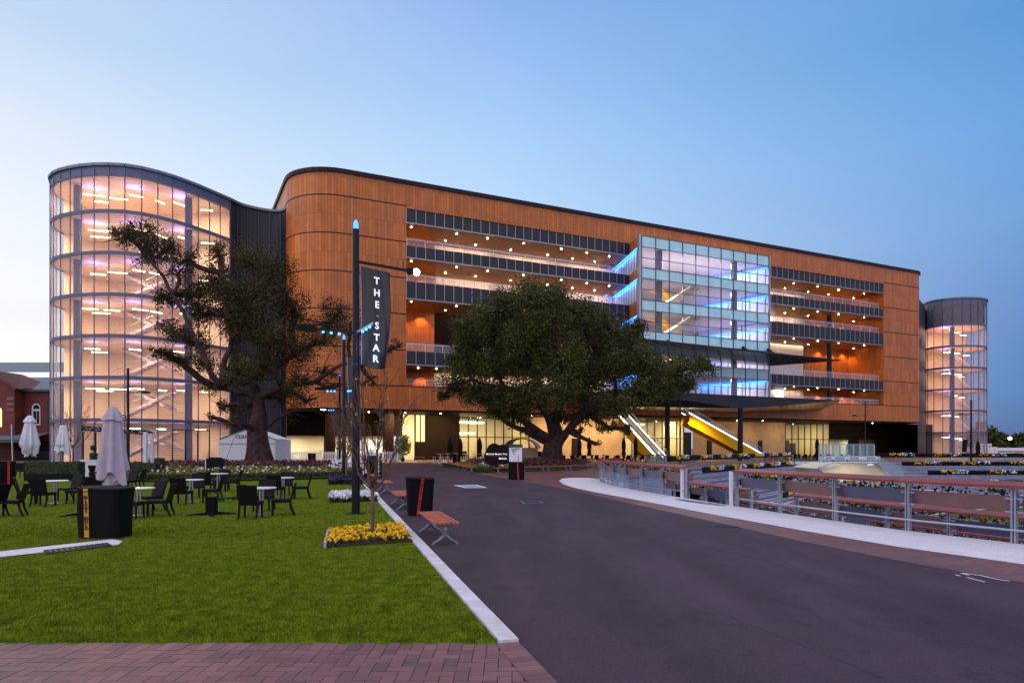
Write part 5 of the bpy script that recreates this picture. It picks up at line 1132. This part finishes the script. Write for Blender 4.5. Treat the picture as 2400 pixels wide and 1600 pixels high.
for lay, (ra, zb, phs) in enumerate(((.31, .60, .4), (.25, .74, 1.5), (.34, .86, 2.2))):
    vs = []
    for k in range(n_ + 1):
        t = 2 * math.pi * k / n_; w = ra * (.75 + .22 * math.cos(4 * t + phs)); vs.append(P_ + Vector((math.cos(t) * .26, math.sin(t) * .26, 1.25))); vs.append(P_ + Vector((math.cos(t) * w, math.sin(t) * w, zb + .16 * abs(math.sin(2 * t + phs)))))
    m.add(vs, [(2 * k, 2 * k + 1, 2 * k + 3, 2 * k + 2) for k in range(n_)])
m.build('hem', 'parasol_cloth', GP, smooth=True)
parasol('closed white parasol in front of the red brick building', gp(70, 1100), 1.5, 4.4, .62, 'white_cloth', 8, rr=[(0, .16), (.1, .45), (.3, .62), (.55, .82), (.78, 1.0), (.88, .9), (.93, .62), (1.0, .66)], seed=2)
WP = parasol('closed white lettered parasol before the foot of the glass tower', gp(148, 1102), 1.6, 3.6, .46, 'white_cloth', 8, cap=False, rr=[(0, .35), (.05, .45), (.3, .62), (.6, .82), (1.0, 1.05)], seed=3)
text('MAX', .3, 'letter_black', face_mat(gp(148, 1102) + Vector((.08, -.5, 1.95)), (1, .1, 0)), WP)
for i, (px, Y, zt_, lb) in enumerate(((1055, 80, 3.0, 'closed black parasol left of the lit glazing among the bar stools'), (1079, 82, 2.9, 'closed black parasol at the left edge of the lit glazing'), (1124, 80, 3.0, 'closed black parasol in front of the lit glazing left of the black sign'), (1358, 86, 3.1, 'closed black parasol against the concrete wall, first right of the fig trunk'), (1381, 86, 3.1, 'closed black parasol beside the dark doorway in the concrete wall'), (1462, 88, 3.1, 'closed black parasol at the foot of the left escalator'), (1490, 90, 3.2, 'leaning closed black parasol under the left escalator'), (1915, 98, 3.1, 'closed black parasol before the lit glazing right of the canopy column'), (1991, 100, 3.1, 'closed black parasol above the lettered tunnel fascia'), (2292, 96, 2.7, 'closed black parasol in front of the right-hand glass tower'))):
    parasol(lb, Vector(((px - CX) / FPX * Y, Y, 0)), .95, zt_, .30, 'black_fabric', 6, cap=False, group='closed black parasols', rr=[(0, .1), (.1, .45), (.35, .8), (.6, .85), (.8, .6), (.9, .85), (1, .6)], seed=i)
# ------------------------------------------------------------------ covered bins
def covered_bin(label, base, w0, w1, d, h, rz, tape, words, tx, tw, lean=0, sz=.09):
    T = thing('covered_bin', label, 'bin', base, rz); n = 44; lv = [0, .04, .2, .4, .6, .8, .93, .965, 1.0]; m = MB(); rings = []
    Q = random.Random(len(label))
    def sq(t, a, b):
        c, s = math.cos(t), math.sin(t); k = (abs(c) ** 5 + abs(s) ** 5) ** (-1 / 5); return c * k * a, s * k * b
    for f in lv:
        w = (w0 + (w1 - w0) * f ** .8) / 2; dd = d / 2 * (.92 + .08 * f); r_ = []
        fl = 1.0 + (.028 if .94 < f < .99 else 0)
        for k in range(n):
            t = 2 * math.pi * k / n; x, y = sq(t, w * fl, dd * fl); wr = .016 * math.sin(5 * t + 3 * f + Q.random() * .4) * math.sin(math.pi * f) + .012 * math.sin(9 * t - 5 * f)
            r_.append((x * (1 + wr), y * (1 + wr), h * f + (.012 * math.sin(3 * t) if f == 0 else 0) - (.035 * h * (.5 + .5 * math.sin(t + 2.2)) if f > .9 else 0)))
        rings.append(r_)
    m.add([p for r_ in rings for p in r_], [(i * n + k, i * n + (k + 1) % n, (i + 1) * n + (k + 1) % n, (i + 1) * n + k) for i in range(len(rings) - 1) for k in range(n)] + [tuple((len(rings) - 1) * n + k for k in range(n))])
    m.build('cover', 'black_fabric', T, False, smooth=False)
    yf = lambda f: -(d / 2 * (.92 + .08 * f)) * 1.012 - .016 - (.014 if f > .9 else 0)
    m = MB()
    for a, e in zip([0.03, .2, .4, .6, .8, .92], [.2, .4, .6, .8, .92, .985]):
        xa, xe = tx + lean * (a - .5), tx + lean * (e - .5); m.face([(xa - tw / 2, yf(a), a * h), (xa + tw / 2, yf(a), a * h), (xe + tw / 2, yf(e), e * h - .018), (xe - tw / 2, yf(e), e * h - .018)])
    tp = m.build('tape', tape, T, False)
    mw = WM(T); ltr = [c for c in words]; top, bot = .80, .20
    for i, c in enumerate(ltr):
        if c == ' ': continue
        f = top - (top - bot) * i / (len(ltr) - 1); pos = Vector((tx + lean * (f - .5), yf(f) - .014, f * h)); text(c, sz, 'letter_black', mw @ face_mat(pos, (1, 0, 0)), tp, 'letter', .004)
    return T
covered_bin('big black covered bin with a yellow GLASS ONLY tape on the lawn', gp(248, 1258, .02), .92, 1.0, .62, 1.06, R(-6), 'tape_yellow', 'GLASS ONLY', -.19, .105, 0, .10)
covered_bin('black covered bin with a red tape beside the nearest bench', gp(984, 1206), .66, .78, .70, 1.06, R(10), 'tape_red', 'GENERAL WASTE', .0, .085, .14, .055)
covered_bin('black covered bin with a red tape under the map board', gp(1213, 1124), .74, .78, .6, 1.03, R(-6), 'tape_red', ' ', .05, .085, -.06)
covered_bin('black covered bin with a red tape at the left edge of the lawn', gp(6, 1136, .02), .95, 1.05, .8, 1.2, R(35), 'tape_red', ' ', .25, .1)
for px, py, lb in ((1070, 1088, 'black covered bin beside the bar stools at the end of the road'), (731, 1083, 'small black covered bin behind the big flower bed'), (997, 1075, 'black covered bin beside the bench at the lit pier'), (505, 1105, 'black covered bin behind the black menu board by the flower bed')):
    covered_bin(lb, gp(px, py), .8, .86, .6, 1.1, 0, 'tape_red', ' ', .1, .07)
# ------------------------------------------------------------------ benches
ben0 = thing('slatted_bench', '', 'bench', (0, 0, 0), 0, 'slatted benches with grey metal legs')
m = MB()
for k in range(6): m.box((-.21 + k * .084, 0, .425), (.062, 2.4, .035))
m.build('seat', 'timber_red', ben0, False)
for y in (-.98, 1.02):
    m = MB(); m.box((0, y, .25), (.10, .05, .26)); m.add([(-.21, y - .03, .405), (.21, y - .03, .405), (.06, y - .03, .29), (-.06, y - .03, .29), (-.21, y + .03, .405), (.21, y + .03, .405), (.06, y + .03, .29), (-.06, y + .03, .29)], [(0, 3, 2, 1), (4, 5, 6, 7), (0, 1, 5, 4), (1, 2, 6, 5), (3, 0, 4, 7)])
    for sx_ in (-1, 1): m.tube([(sx_ * .02, y, .16), (sx_ * .13, y, .07), (sx_ * .235, y, .02)], [.045, .035, .026], 8); m.lathe([(.045, 0), (.04, .025)], (sx_ * .235, y, 0), 10)
    lg = m.build('leg', 'cast_metal', ben0, False); m = MB(); m.tube([(0, y - .032, .31), (0, y - .045, .31)], .035, 14); m.build('badge', 'steel', lg, False)
ka = math.atan2(-KD.x, KD.y)
BL = [(K(7.75, .40), ka, 'nearest slatted bench beside the kerb'), (K(15.3, .42), ka, 'second slatted bench along the kerb, partly behind the covered bin'), (K(22.6, .45), ka, 'third slatted bench along the kerb'), (K(29.6, .45), ka, 'fourth and farthest slatted bench along the kerb')]
fl_ = [(gp(1110, 1109), gp(1045, 1094.5), 4, 'bench on the left side of the right fig tree bed'), (gp(1160, 1110.5), gp(1382, 1102), 4, 'bench on the front side of the right fig tree bed')]
od = ['first', 'second', 'third', 'fourth', 'fifth']
for a, e, n_, lb in fl_:
    d = e - a; an = math.atan2(-d.x, d.y)
    for i in range(n_): BL.append((a.lerp(e, (i + .5) / n_), an, f'{od[i]} {lb} from its near corner' if n_ else lb))
for i, (p, a, lb) in enumerate(BL):
    o = ben0 if i == 0 else copy_tree(ben0); o.location = (p.x, p.y, .004); o.rotation_euler = (0, 0, a); o['label'] = lb
t = thing('plank_bench', 'low plank bench in front of the lit pier', 'bench', gp(982, 1075)); m = MB(); b_ = at(982, 1075, 92); b_.z = 0; m.box(b_ + Vector((0, 0, .45)), (1.6, .4, .07)); m.build('seat', 'brown_panel', t); 
for s_ in (-.6, .6): m = MB(); m.box(b_ + Vector((s_, 0, .21)), (.1, .35, .42)); m.build('leg', 'dark_steel', t)
# ------------------------------------------------------------------ signs
def spx(x, y): return at(x, y, 50)
t = thing('meeting_tree_sign', 'black tree-shaped sign with white lettering in the right fig tree bed', 'sign', Vector((spx(1163, 1046).x, 50, 0)))
m = MB()
for j, (x, y, r_) in enumerate(((1158, 1056, 17.5), (1177, 1060, 18.5), (1150, 1068, 15.5), (1153, 1076, 15.5), (1180, 1073, 15.5), (1165, 1070, 18))):
    c_ = spx(x, y); rr_ = r_ * 50 / FPX; n_ = 28; yo = .0021 * j; A_ = [(c_.x + rr_ * math.cos(2 * math.pi * k / n_), 49.95 + yo, c_.z + rr_ * math.sin(2 * math.pi * k / n_)) for k in range(n_)]; B_ = [(x_, 50.05 + yo, z_) for x_, _, z_ in A_]
    m.add(A_ + B_, [tuple(range(n_)), tuple(range(2 * n_ - 1, n_ - 1, -1))] + [(k, n_ + k, n_ + (k + 1) % n_, (k + 1) % n_) for k in range(n_)])
m.build('tree_board', 'black_paint', t); m = MB(); c_ = spx(1163.5, 1090); m.box((c_.x, 50, .5), (.28, .09, 1.0)); m.build('stem', 'black_paint', t)
text('McGrath Meeting Tree', .165, 'letter_banner', face_mat(spx(1164, 1063.5) + Vector((0, -.07, 0)), (1, 0, 0)), t, bold=.003); text('McGrath', .16, 'letter_banner', face_mat(spx(1178.5, 1074) + Vector((0, -.07, 0)), (1, 0, 0)), t, bold=.006)
m = MB(); m.bar(spx(1143, 1068.5) + Vector((0, -.06, 0)), spx(1185, 1068.5) + Vector((0, -.06, 0)), .004, .02); m.build('red_line', 'tape_red', t)
t = thing('map_board', 'white site map board with teal header above a covered bin', 'sign', gp(1209, 1121)); y_ = 39.6; a, e = at(1192, 1041, y_), at(1225, 1083, y_); w_ = e.x - a.x; xc = (a.x + e.x) / 2
m = MB(); m.box((xc, y_ + .06, (a.z + .0) / 2), (w_, .1, a.z)); m.build('board', 'black_paint', t)
m = MB(); m.box((xc, y_, a.z - .09), (w_ * .92, .02, .12)); m.build('header', 'teal_paint', t)
m = MB(); m.box((xc, y_, a.z - .17 - .42), (w_ * .92, .02, .82)); mpo = m.build('map_panel', 'white_paint', t)
m = MB(); m.face([(xc - .3, y_ - .012, a.z - .22), (xc - .26, y_ - .012, a.z - .32), (xc + .2, y_ - .012, a.z - .30), (xc + .18, y_ - .012, a.z - .2)]); m.build('map_green', M('map_green', (.2, .5, .25), .5), mpo)
m = MB()
for p, q in (((-.24, -.36), (.26, -.24)), ((-.2, -.4), (-.1, -.55)), ((-.1, -.42), (.05, -.36)), ((-.12, -.56), (0, -.58)), ((-.2, -.36), (-.05, -.45)), ((.15, -.6), (.15, -.95))): m.bar((xc + p[0], y_ - .014, a.z + p[1]), (xc + q[0], y_ - .014, a.z + q[1]), .004, .03)
m.build('map_lines', 'mid_steel', mpo)
t = thing('menu_board', 'black board with faint white lettering in front of the flower bed', 'sign', gp(505, 1118)); p = at(505, 1097, 43); m = MB(); m.box((p.x, 43, .58), (1.05, .3, 1.15)); m.build('board', 'black_paint', t); m = MB(); m.box((p.x - .56, 43, .58), (.05, .32, 1.1)); m.build('side', 'white_paint', t); text('AVIV', .16, 'letter_white', face_mat((p.x + .15, 42.84, .55), (1, 0, 0)), t)
t = thing('information_stand', 'information stand with red and white striped edge behind the bare tree', 'stand', gp(872, 1118)); y_ = 41; p = at(872, 1095, y_); m = MB(); m.box((p.x, y_ + .3, .85), (.95, .6, 1.3)); m.box((p.x, y_ + .3, .12), (1.0, .65, .24)); m.build('body', 'black_paint', t)
m = MB(); m.box((p.x, y_ - .01, 1.42), (1.02, .05, .12)); m.box((p.x - .36, y_ - .01, .85), (.1, .05, 1.1)); m.box((p.x + .4, y_ - .01, .85), (.06, .05, 1.1)); m.build('frame', 'white_cloth', t)
for i in range(7): m = MB(); m.box((p.x - .53, y_ + .25, .14 + .2 * i), (.07, .5, .2)); m.build('edge_stripe', ('tape_red', 'white_paint')[i % 2], t)
for s_ in (-.4, -.1): m = MB(); m.lathe([(.1, 1.5), (.14, 1.6), (.1, 1.74)], (p.x + s_, y_ + .3, 0), 10); m.build('white_dispenser', 'white_paint', t)
# ------------------------------------------------------------------ pavilion, tent, fences, kiosk
t = thing('bar_pavilion', 'open pavilion with black fretwork beam and white posts behind the lawn', 'pavilion', gp(275, 1102)); Y = 44; a, e = at(192, 1003, Y), at(340, 1013, Y - 2.4)
m = MB(); m.bar(a, e, .12, .30); m.build('fretwork_beam', 'black_paint', t); m = MB(); 
for i in range(60):
    q = a.lerp(e, rnd.uniform(.04, .98)) + Vector((-.01, -.066, rnd.uniform(-.10, .10))); m.box(q, (rnd.uniform(.04, .14), .006, rnd.uniform(.02, .05)))
m.build('fretwork_cutout', 'parasol_cloth', t)
for x, Y2, w_, mt in ((195, 44, .07, 'black_paint'), (224, 44.6, .07, 'black_paint'), (341, 41.6, .19, 'white_cloth'), (357, 43.2, .14, 'white_cloth')):
    q = at(x, 1046, Y2); m = MB(); m.box((q.x, Y2, q.z * 0 + 1.42), (w_, w_, 2.84 if mt != 'white_cloth' else 2.75)); m.build('post', mt, t)
m = MB(); q = at(341, 1046, 41.6); r_ = at(357, 1046, 43.2); m.face([(q.x, 41.7, .5), (r_.x, 43.1, .5), (r_.x, 43.1, 2.7), (q.x, 41.7, 2.7)]); m.build('glass_panel', 'clear_glass', t)
m = MB(); m.bar(at(340, 1010, 41.6), at(358, 1014, 43.4), .1, .1); m.build('end_beam', 'black_paint', t)
t = thing('bar_counter', 'white bar counter with two plain panels under the fretwork beam', 'counter', gp(215, 1105)); a, e = at(189, 1046, 43), at(245, 1046, 43); m = MB(); m.box(((a.x + e.x) / 2, 43.2, .52), (e.x - a.x, .5, 1.02)); m.build('front', 'white_cloth', t); m = MB(); m.box(((a.x + e.x) / 2, 43.2, 1.05), (e.x - a.x + .06, .56, .04)); m.build('top', 'white_paint', t)
for i, (x, bs, lb) in enumerate(((219, [(1.33, .22), (1.82, .17)], 'two-ball clipped topiary on the white counter'), (233, [(1.3, .19)], 'single clipped ball topiary on the white counter'))):
    q = at(x, 1046, 43.2); T = thing('topiary', lb, 'plant', (q.x, 43.2, 1.07)); m = MB(); m.box((q.x, 43.2, 1.12), (.34, .3, .1)); m.build('pot', 'black_paint', T); m = MB(); m.tube([(q.x, 43.2, 1.1), (q.x, 43.2, 1.75)], .015, 6); m.build('stem', 'young_bark', T)
    for z_, r_ in bs: g = nr.normal(size=(500, 3)); g /= np.linalg.norm(g, axis=1)[:, None]; m = MB(); m.ball((q.x, 43.2, z_), r_ * .93, 8); bo = m.build('ball', 'green_hedge', T); quads_mesh('foliage', leaves(np.array([q.x, 43.2, z_]) + g * r_, .06, .6), 'green_hedge', bo)
Y = 71; t = thing('marquee_tent', 'white marquee tent behind the left fig trunk', 'tent', at(578, 1089, Y)); a, e = at(513, 1030, Y), at(645, 1030, Y); ap = at(578, 1006, Y); m = MB()
D_ = Vector((0, 5, 0)); a0_, e0_ = Vector((a.x, Y, 0)), Vector((e.x, Y, 0)); br = at(578, 1000, Y) + Vector((0, 2.5, 0))
m.face([a0_, e0_, e, ap, a]); m.face([a0_ + D_, a0_, a, a + D_]); m.face([e0_, e0_ + D_, e + D_, e]); m.build('wall', 'white_cloth', t)
m = MB(); up = Vector((0, -.05, .06)); m.face([a + up, ap + up, ap + D_ + up, a + D_ + up]); m.face([ap + up, e + up, e + D_ + up, ap + D_ + up]); m.build('roof', 'white_cloth', t)
m = MB(); m.bar(a + Vector((0, -.03, -.42)), e + Vector((0, -.03, -.42)), .03, .04); m.bar(a + up, ap + up, .06, .06); m.bar(ap + up, e + up, .06, .06); m.build('seam', 'grey_panel', t)
text('CLINIQUE', .52, 'letter_black', face_mat(at(578.5, 1023.5, Y) + Vector((0, -.05, 0)), (1, 0, 0)), t, bold=.004)
m = MB(); m.bar(at(552, 1017, Y - .5), Vector((at(525, 1085, Y - 2).x, Y - 2, 0)), .03); m.build('guy_rope', 'dark_steel', t)
for i, (x0, x1, Y2, lb) in enumerate(((645, 752, 86, 'long white picket fence left of the lamp posts'), (754, 800, 86.5, 'short white picket fence just left of the lamp posts'), (886, 930, 87, 'short white picket fence right of the banner pole'))):
    T = thing('picket_fence', lb, 'fence', at(x0, 1081, Y2), 0, 'white picket fences'); a, e = at(x0, 1046, Y2), at(x1, 1046, Y2); n_ = int((e.x - a.x) / .22); m = MB()
    for k in range(n_ + 1): x = a.x + (e.x - a.x) * k / n_; m.box((x, Y2, .68), (.11, .03, 1.16))
    for z_ in (.32, 1.02): m.box(((a.x + e.x) / 2, Y2 + .035, z_), (e.x - a.x, .04, .1))
    m.build('pickets', 'white_paint', T)
    for x in (a.x - .08, e.x + .08): m = MB(); m.box((x, Y2, .7), (.14, .12, 1.4)); m.build('post', 'white_paint', T)
Y = 70; t = thing('arched_stair_kiosk', 'arched canopy over a concrete stair entrance behind the map board', 'kiosk', at(1220, 1090, Y)); n_ = 18; c_ = at(1219, 1050, Y); rx_, rz_ = 1.65, 1.0; m = MB(); A_ = [Vector((c_.x + rx_ * math.cos(math.pi * k / n_), Y, c_.z - .0 + rz_ * math.sin(math.pi * k / n_))) for k in range(n_ + 1)]
for p, q in zip(A_, A_[1:]): m.face([p, q, q + Vector((.6, 3, 0)), p + Vector((.6, 3, 0))])
m.build('arched_roof', 'parasol_cloth', t); m = MB(); m.tube(A_, .06, 6); m.build('rim', 'mid_steel', t)
m = MB(); m.box((c_.x + .4, Y + 1.5, .9), (2.9, 2.8, 1.75)); m.prism([(c_.x + 1.5, Y + .2), (c_.x + 4.0, Y + .2), (c_.x + 4.0, Y + .5), (c_.x + 1.5, Y + .5)], 0, 1.4); m.build('concrete_wall', 'warm_concrete', t); p = at(1262, 1064, Y); m = MB(); m.box((p.x, Y + .15, p.z), (.55, .05, .5)); m.build('sign_plate', 'black_paint', t)
# café furniture far off
st0 = thing('bar_stool', 'metal bar stool with timber seat among the tables before the lit glazing', 'stool', (0, 0, 0), 0, 'bar stools in front of the lit glazing'); m = MB(); m.lathe([(.2, .74), (.21, .78)], (0, 0, 0), 10); m.build('seat', M('honey_timber', (.6, .33, .12), .5), st0, False); m = MB()
for a in range(4): q = Vector((math.cos(R(45 + 90 * a)), math.sin(R(45 + 90 * a)), 0)); m.tube([q * .14 + Vector((0, 0, .75)), q * .24], .022, 5)
m.build('legs', 'steel', st0, False)
ht0 = thing('high_table', 'high bar table with timber top before the lit glazing', 'table', (0, 0, 0), 0, 'high tables in front of the lit glazing'); m = MB(); m.lathe([(.4, 1.05), (.4, 1.1)], (0, 0, 0), 14); m.build('top', 'honey_timber', ht0, False); m = MB(); m.tube([(0, 0, 0), (0, 0, 1.06)], .04, 6); m.lathe([(.25, 0), (.22, .03)], (0, 0, 0), 10); m.build('pedestal', 'steel', ht0, False)
k = 0
for i, x in enumerate((1032, 1050, 1071, 1092, 1112, 1130)):
    Y = 76 + (i * 7 % 5) * 1.6; o = ht0 if i == 0 else copy_tree(ht0); o.location = (at(x, 1046, Y).x, Y, 0)
    for dx, dy in ((-.7, .1), (.7, -.1), (.1, -.8)): o = st0 if k == 0 else copy_tree(st0); k += 1; o.location = (at(x, 1046, Y).x + dx, Y + dy, 0)
cc0 = copy_tree(chair0, (0, 0, 0), 0, 'black café chair in the row before the concrete wall'); cc0['group'] = 'café chairs before the concrete wall'; cc0.name = 'cafe_chair'
ct0 = thing('cafe_table', 'small white café table before the concrete wall', 'table', (0, 0, 0), 0, 'café tables before the concrete wall'); m = MB(); m.box((0, 0, .74), (.8, .8, .04)); m.build('table_top', 'table_white', ct0, False); m = MB(); m.tube([(0, 0, 0), (0, 0, .73)], .04, 6); m.build('pedestal', 'dark_steel', ct0, False)
KIDS = {}
for i, x in enumerate((1318, 1342, 1368, 1394, 1418, 1442, 1470, 1500, 1855, 1880, 1905, 1935, 1962)):
    Y = (80 if x < 1600 else 91) + (i * 5 % 4) * 1.3; q = at(x, 1046, Y); o = ct0 if i == 0 else copy_tree(ct0); o.location = (q.x, Y, 0)
    for j, (dx, dy, a) in enumerate(((-.75, 0, 90), (.75, 0, -90), (0, -.7, 180))):
        o = cc0 if (i, j) == (0, 0) else copy_tree(cc0); o.location = (q.x + dx, Y + dy, 0); o.rotation_euler = (0, 0, R(a + rnd.uniform(-25, 25)))
        if x > 1600: o['label'] = 'black café chair on the right before the lit glazing'; o['group'] = 'café chairs before the right glazing'
    if x > 1600: ct = o
# ------------------------------------------------------------------ background
Y = 96; bx = lambda px: (px - CX) / FPX * Y
t = thing('brick_building', 'old red brick building with slate roof at the far left', 'building', (bx(60), Y, 0)); zz = lambda py, Y=Y: EYE - (py - HY) / FPX * Y
m = MB(); m.strip([Vector((bx(-140), Y, 0)), Vector((bx(0), Y, 0)), Vector((bx(0) + .01, Y, 0)), Vector((bx(160), Y, 0))], 0, zz(914)); m.build('wall', 'red_brick', t)
m = MB(); m.face([(bx(-140), Y - .5, zz(914)), (bx(175), Y - .5, zz(914)), (bx(180), Y + 7, zz(884, Y + 7)), (bx(-150), Y + 7, zz(884, Y + 7))]); m.build('roof', 'slate_roof', t)
m = MB(); Y3 = 108; m.face([(-95, Y3, zz(872, Y3)), (-60, Y3, zz(872, Y3)), (-60, Y3 + 7, zz(849, Y3 + 7)), (-100, Y3 + 7, zz(849, Y3 + 7))]); m.build('rear_roof', 'slate_roof', t); m = MB(); m.box((-80, Y3 + .3, 6), (45, .3, zz(874, Y3) - 6 + 6)); m.build('rear_wall', 'grey_panel', t)
m = MB(); m.bar((bx(-140), Y - .55, zz(915)), (bx(175), Y - .55, zz(915)), .2, .3); m.tube([(bx(41), Y - .2, 3.5), (bx(41), Y - .2, zz(916))], .09, 6); m.tube([(bx(113), Y - .2, 4), (bx(113), Y - .2, zz(920))], .07, 6); m.build('gutter', 'mid_steel', t)
g0 = Y - 2; gx = lambda px: (px - CX) / FPX * g0; gz = lambda py: EYE - (py - HY) / FPX * g0
m = MB(); m.strip([Vector((gx(-80), g0, 0)), Vector((gx(34), g0, 0)), Vector((gx(34), Y, 0))], 0, gz(914)); m.face([(gx(-80), g0, gz(914)), (gx(34), g0, gz(914)), (gx(-20), g0, gz(868))], [(0, 0), (7, 0), (3.5, 3)]); m.build('gable_wall', 'red_brick', t)
m = MB(); m.bar((gx(44), g0 - .3, gz(912)), (gx(-22), g0 - .3, gz(868)), .5, .3); m.face([(gx(44), g0 - .3, gz(911)), (gx(-20), g0 - .3, gz(867)), (gx(-20), g0 + 6, gz(867)), (gx(60), g0 + 6, gz(900))]); m.build('gable_roof', 'red_brick', t)
m = MB()
for k in range(3): m.box((gx(25), g0 - .03, gz(934 + 13 * k)), (1.0, .12, .42))
m.build('stone_band', 'brown_panel', t)
def arched(px0, px1, py0, py1, yy, mt, name, par, d):
    a = Vector(((px0 - CX) / FPX * yy, yy, EYE - (py1 - HY) / FPX * yy)); e = Vector(((px1 - CX) / FPX * yy, yy, EYE - (py0 - HY) / FPX * yy)); w = (e.x - a.x) / 2; P = [(a.x, a.z), (e.x, a.z)] + [(a.x + w + w * math.cos(math.pi * k / 8), e.z - w + w * math.sin(math.pi * k / 8)) for k in range(9)]
    m = MB(); m.face([(x, yy - d, z) for x, z in P]); return m.build(name, mt, par)
fr_ = arched(75, 95, 945, 996, Y, 'white_paint', 'window', t, .05); arched(79, 93, 948, 958, Y, 'dark_steel', 'pane', fr_, .08); m = MB(); m.box((bx(82.5), Y - .09, zz(978)), (.40, .02, 1.8)); m.box((bx(90), Y - .09, zz(978)), (.32, .02, 1.8)); m.build('pane', 'dark_steel', fr_)
arched(-8, 5, 955, 1000, g0, 'lit_window', 'lit_window', t, .05)
m = MB(); m.face([(bx(-140), Y - 5, zz(1030, Y - 5)), (bx(120), Y - 5, zz(1030, Y - 5)), (bx(120), Y - .1, zz(1014)), (bx(-140), Y - .1, zz(1014))]); m.build('veranda_roof', 'slate_roof', t); m = MB(); m.box((bx(0), Y - 5, zz(1032, Y - 5) - .05), (16, .15, .45)); m.build('veranda_fascia', 'teal_paint', t)
m = MB(); m.box((bx(20), Y - .3, 1.3), (16, .2, 2.6)); m.build('veranda_wall', 'dark_wall', t)
t = thing('iron_fence', 'low dark iron fence in front of the red brick building', 'fence', (bx(80), 88, 0)); m = MB()
for k in range(46): m.box((-66.5 + .17 * k, 88, .6), (.04, .04, 1.2))
m.box((-62.6, 88, 1.2), (8, .05, .06)); m.build('bars', 'dark_steel', t)
t = thing('flag', 'furled blue flag on a white pole at the far left', 'flag', gp(30, 1100)); q = gp(30, 1100); m = MB(); m.tube([q, q + Vector((-.12, 0, 3.7))], .03, 6); m.build('pole', 'white_paint', t); m = MB(); m.add([q + Vector((-.1, 0, 3.55)), q + Vector((-.32, .1, 3.0)), q + Vector((-.16, -.05, 2.3)), q + Vector((.02, 0, 2.5)), q + Vector((.02, .02, 3.2))], [(0, 1, 2, 3, 4)]); m.build('cloth', 'blue_flag', t)
t = thing('white_cabin', 'white portable cabin right of the distant glass tower', 'cabin', at(2312, 1058, 150)); q = at(2311, 1059, 150); m = MB(); m.box((q.x, 151, 1.3), (2.5, 2, 2.5)); m.box((q.x + 1.9, 151, .9), (1.3, 2, 1.8)); m.build('wall', 'white_paint', t); m = MB(); m.box((q.x - .65, 149.97, 1.95), (.3, .05, .25)); m.box((q.x + .75, 149.97, 1.95), (.3, .05, .25)); m.build('vent', 'dark_steel', t)
t = thing('judges_tower', 'small dark lookout cabin on a lattice frame beside the distant tower', 'tower', at(2306, 1050, 180)); q = at(2306, 1046, 180); m = MB(); zb_, zt_ = EYE + 40 * 180 / FPX, EYE + 59 * 180 / FPX; m.box((q.x, 181, (zb_ + zt_) / 2), (1.7, 2, zt_ - zb_)); m.build('cabin', 'dark_wall', t); m = MB(); m.box((q.x + 1.9, 181, zb_ + .1), (2, 1.6, .1))
for s_ in (-.8, .8, 2.6): m.bar((q.x + s_, 181, 0), (q.x + s_ * .9, 181, zb_), .08)
m.bar((q.x - .8, 181, 1), (q.x + .8, 181, zb_), .06); m.bar((q.x + 2.6, 181, 1), (q.x + .8, 181, zb_), .06); m.build('frame', 'dark_steel', t)
def bush(label, px, Y, w, h, seed):
    T = thing('distant_tree', label, 'tree', at(px, 1046, Y) * 1, 0, 'trees on the far horizon'); c = at(px, 1046, Y); c.z = 0; T.location = c; g = nr.normal(size=(1500, 3)); g /= np.linalg.norm(g, axis=1)[:, None]; g[:, 2] = np.abs(g[:, 2])
    C = np.array(c) + np.array([0, 0, h * .25]) + g * np.array([w, w * .6, h * .75]) * (nr.random(1500) ** .35)[:, None] * (.85 + .3 * nr.random(1500))[:, None]; quads_mesh('crown', leaves(C, 2.1, .7), 'fig_leaf', T); m = MB(); m.tube([c, c + Vector((0, 0, h * .5))], [.5, .3], 6); m.build('trunk', 'bark', T)
for i, (px, w, h) in enumerate(((2305, 9, 10.5), (2322, 8, 8), (2340, 9, 6.5), (2362, 8, 6), (2384, 10, 4.6), (2404, 9, 7.5), (2430, 12, 8))): bush(f'dark tree {["right beside the distant tower", "behind the lookout cabin", "behind the small distant lamp post", "left under the bright distant lamp", "low and right of the bright distant lamp", "at the right picture edge", "just beyond the right picture edge"][i]}', px, 300, w, h, i)
t = thing('distant_rail', 'long white rail across the far racecourse', 'fence', at(2370, 1050, 200)); a, e = at(2337, 1050, 200), at(2600, 1050, 200); m = MB(); m.bar((a.x, 200, 1.1), (e.x, 200, 1.1), .1, .9); m.build('rail', 'white_paint', t)
t = thing('distant_floodlight', 'bright distant floodlight on a thin pole at the far right', 'lamp post', at(2367, 1050, 230)); q = at(2367, 1027, 230); m = MB(); m.tube([(q.x, 230, 0), q], .08, 5); m.build('pole', 'dark_steel', t); m = MB(); m.ball(q, .5, 6); m.build('lamp', 'lamp_warm', t)
bpy.context.view_layer.update()
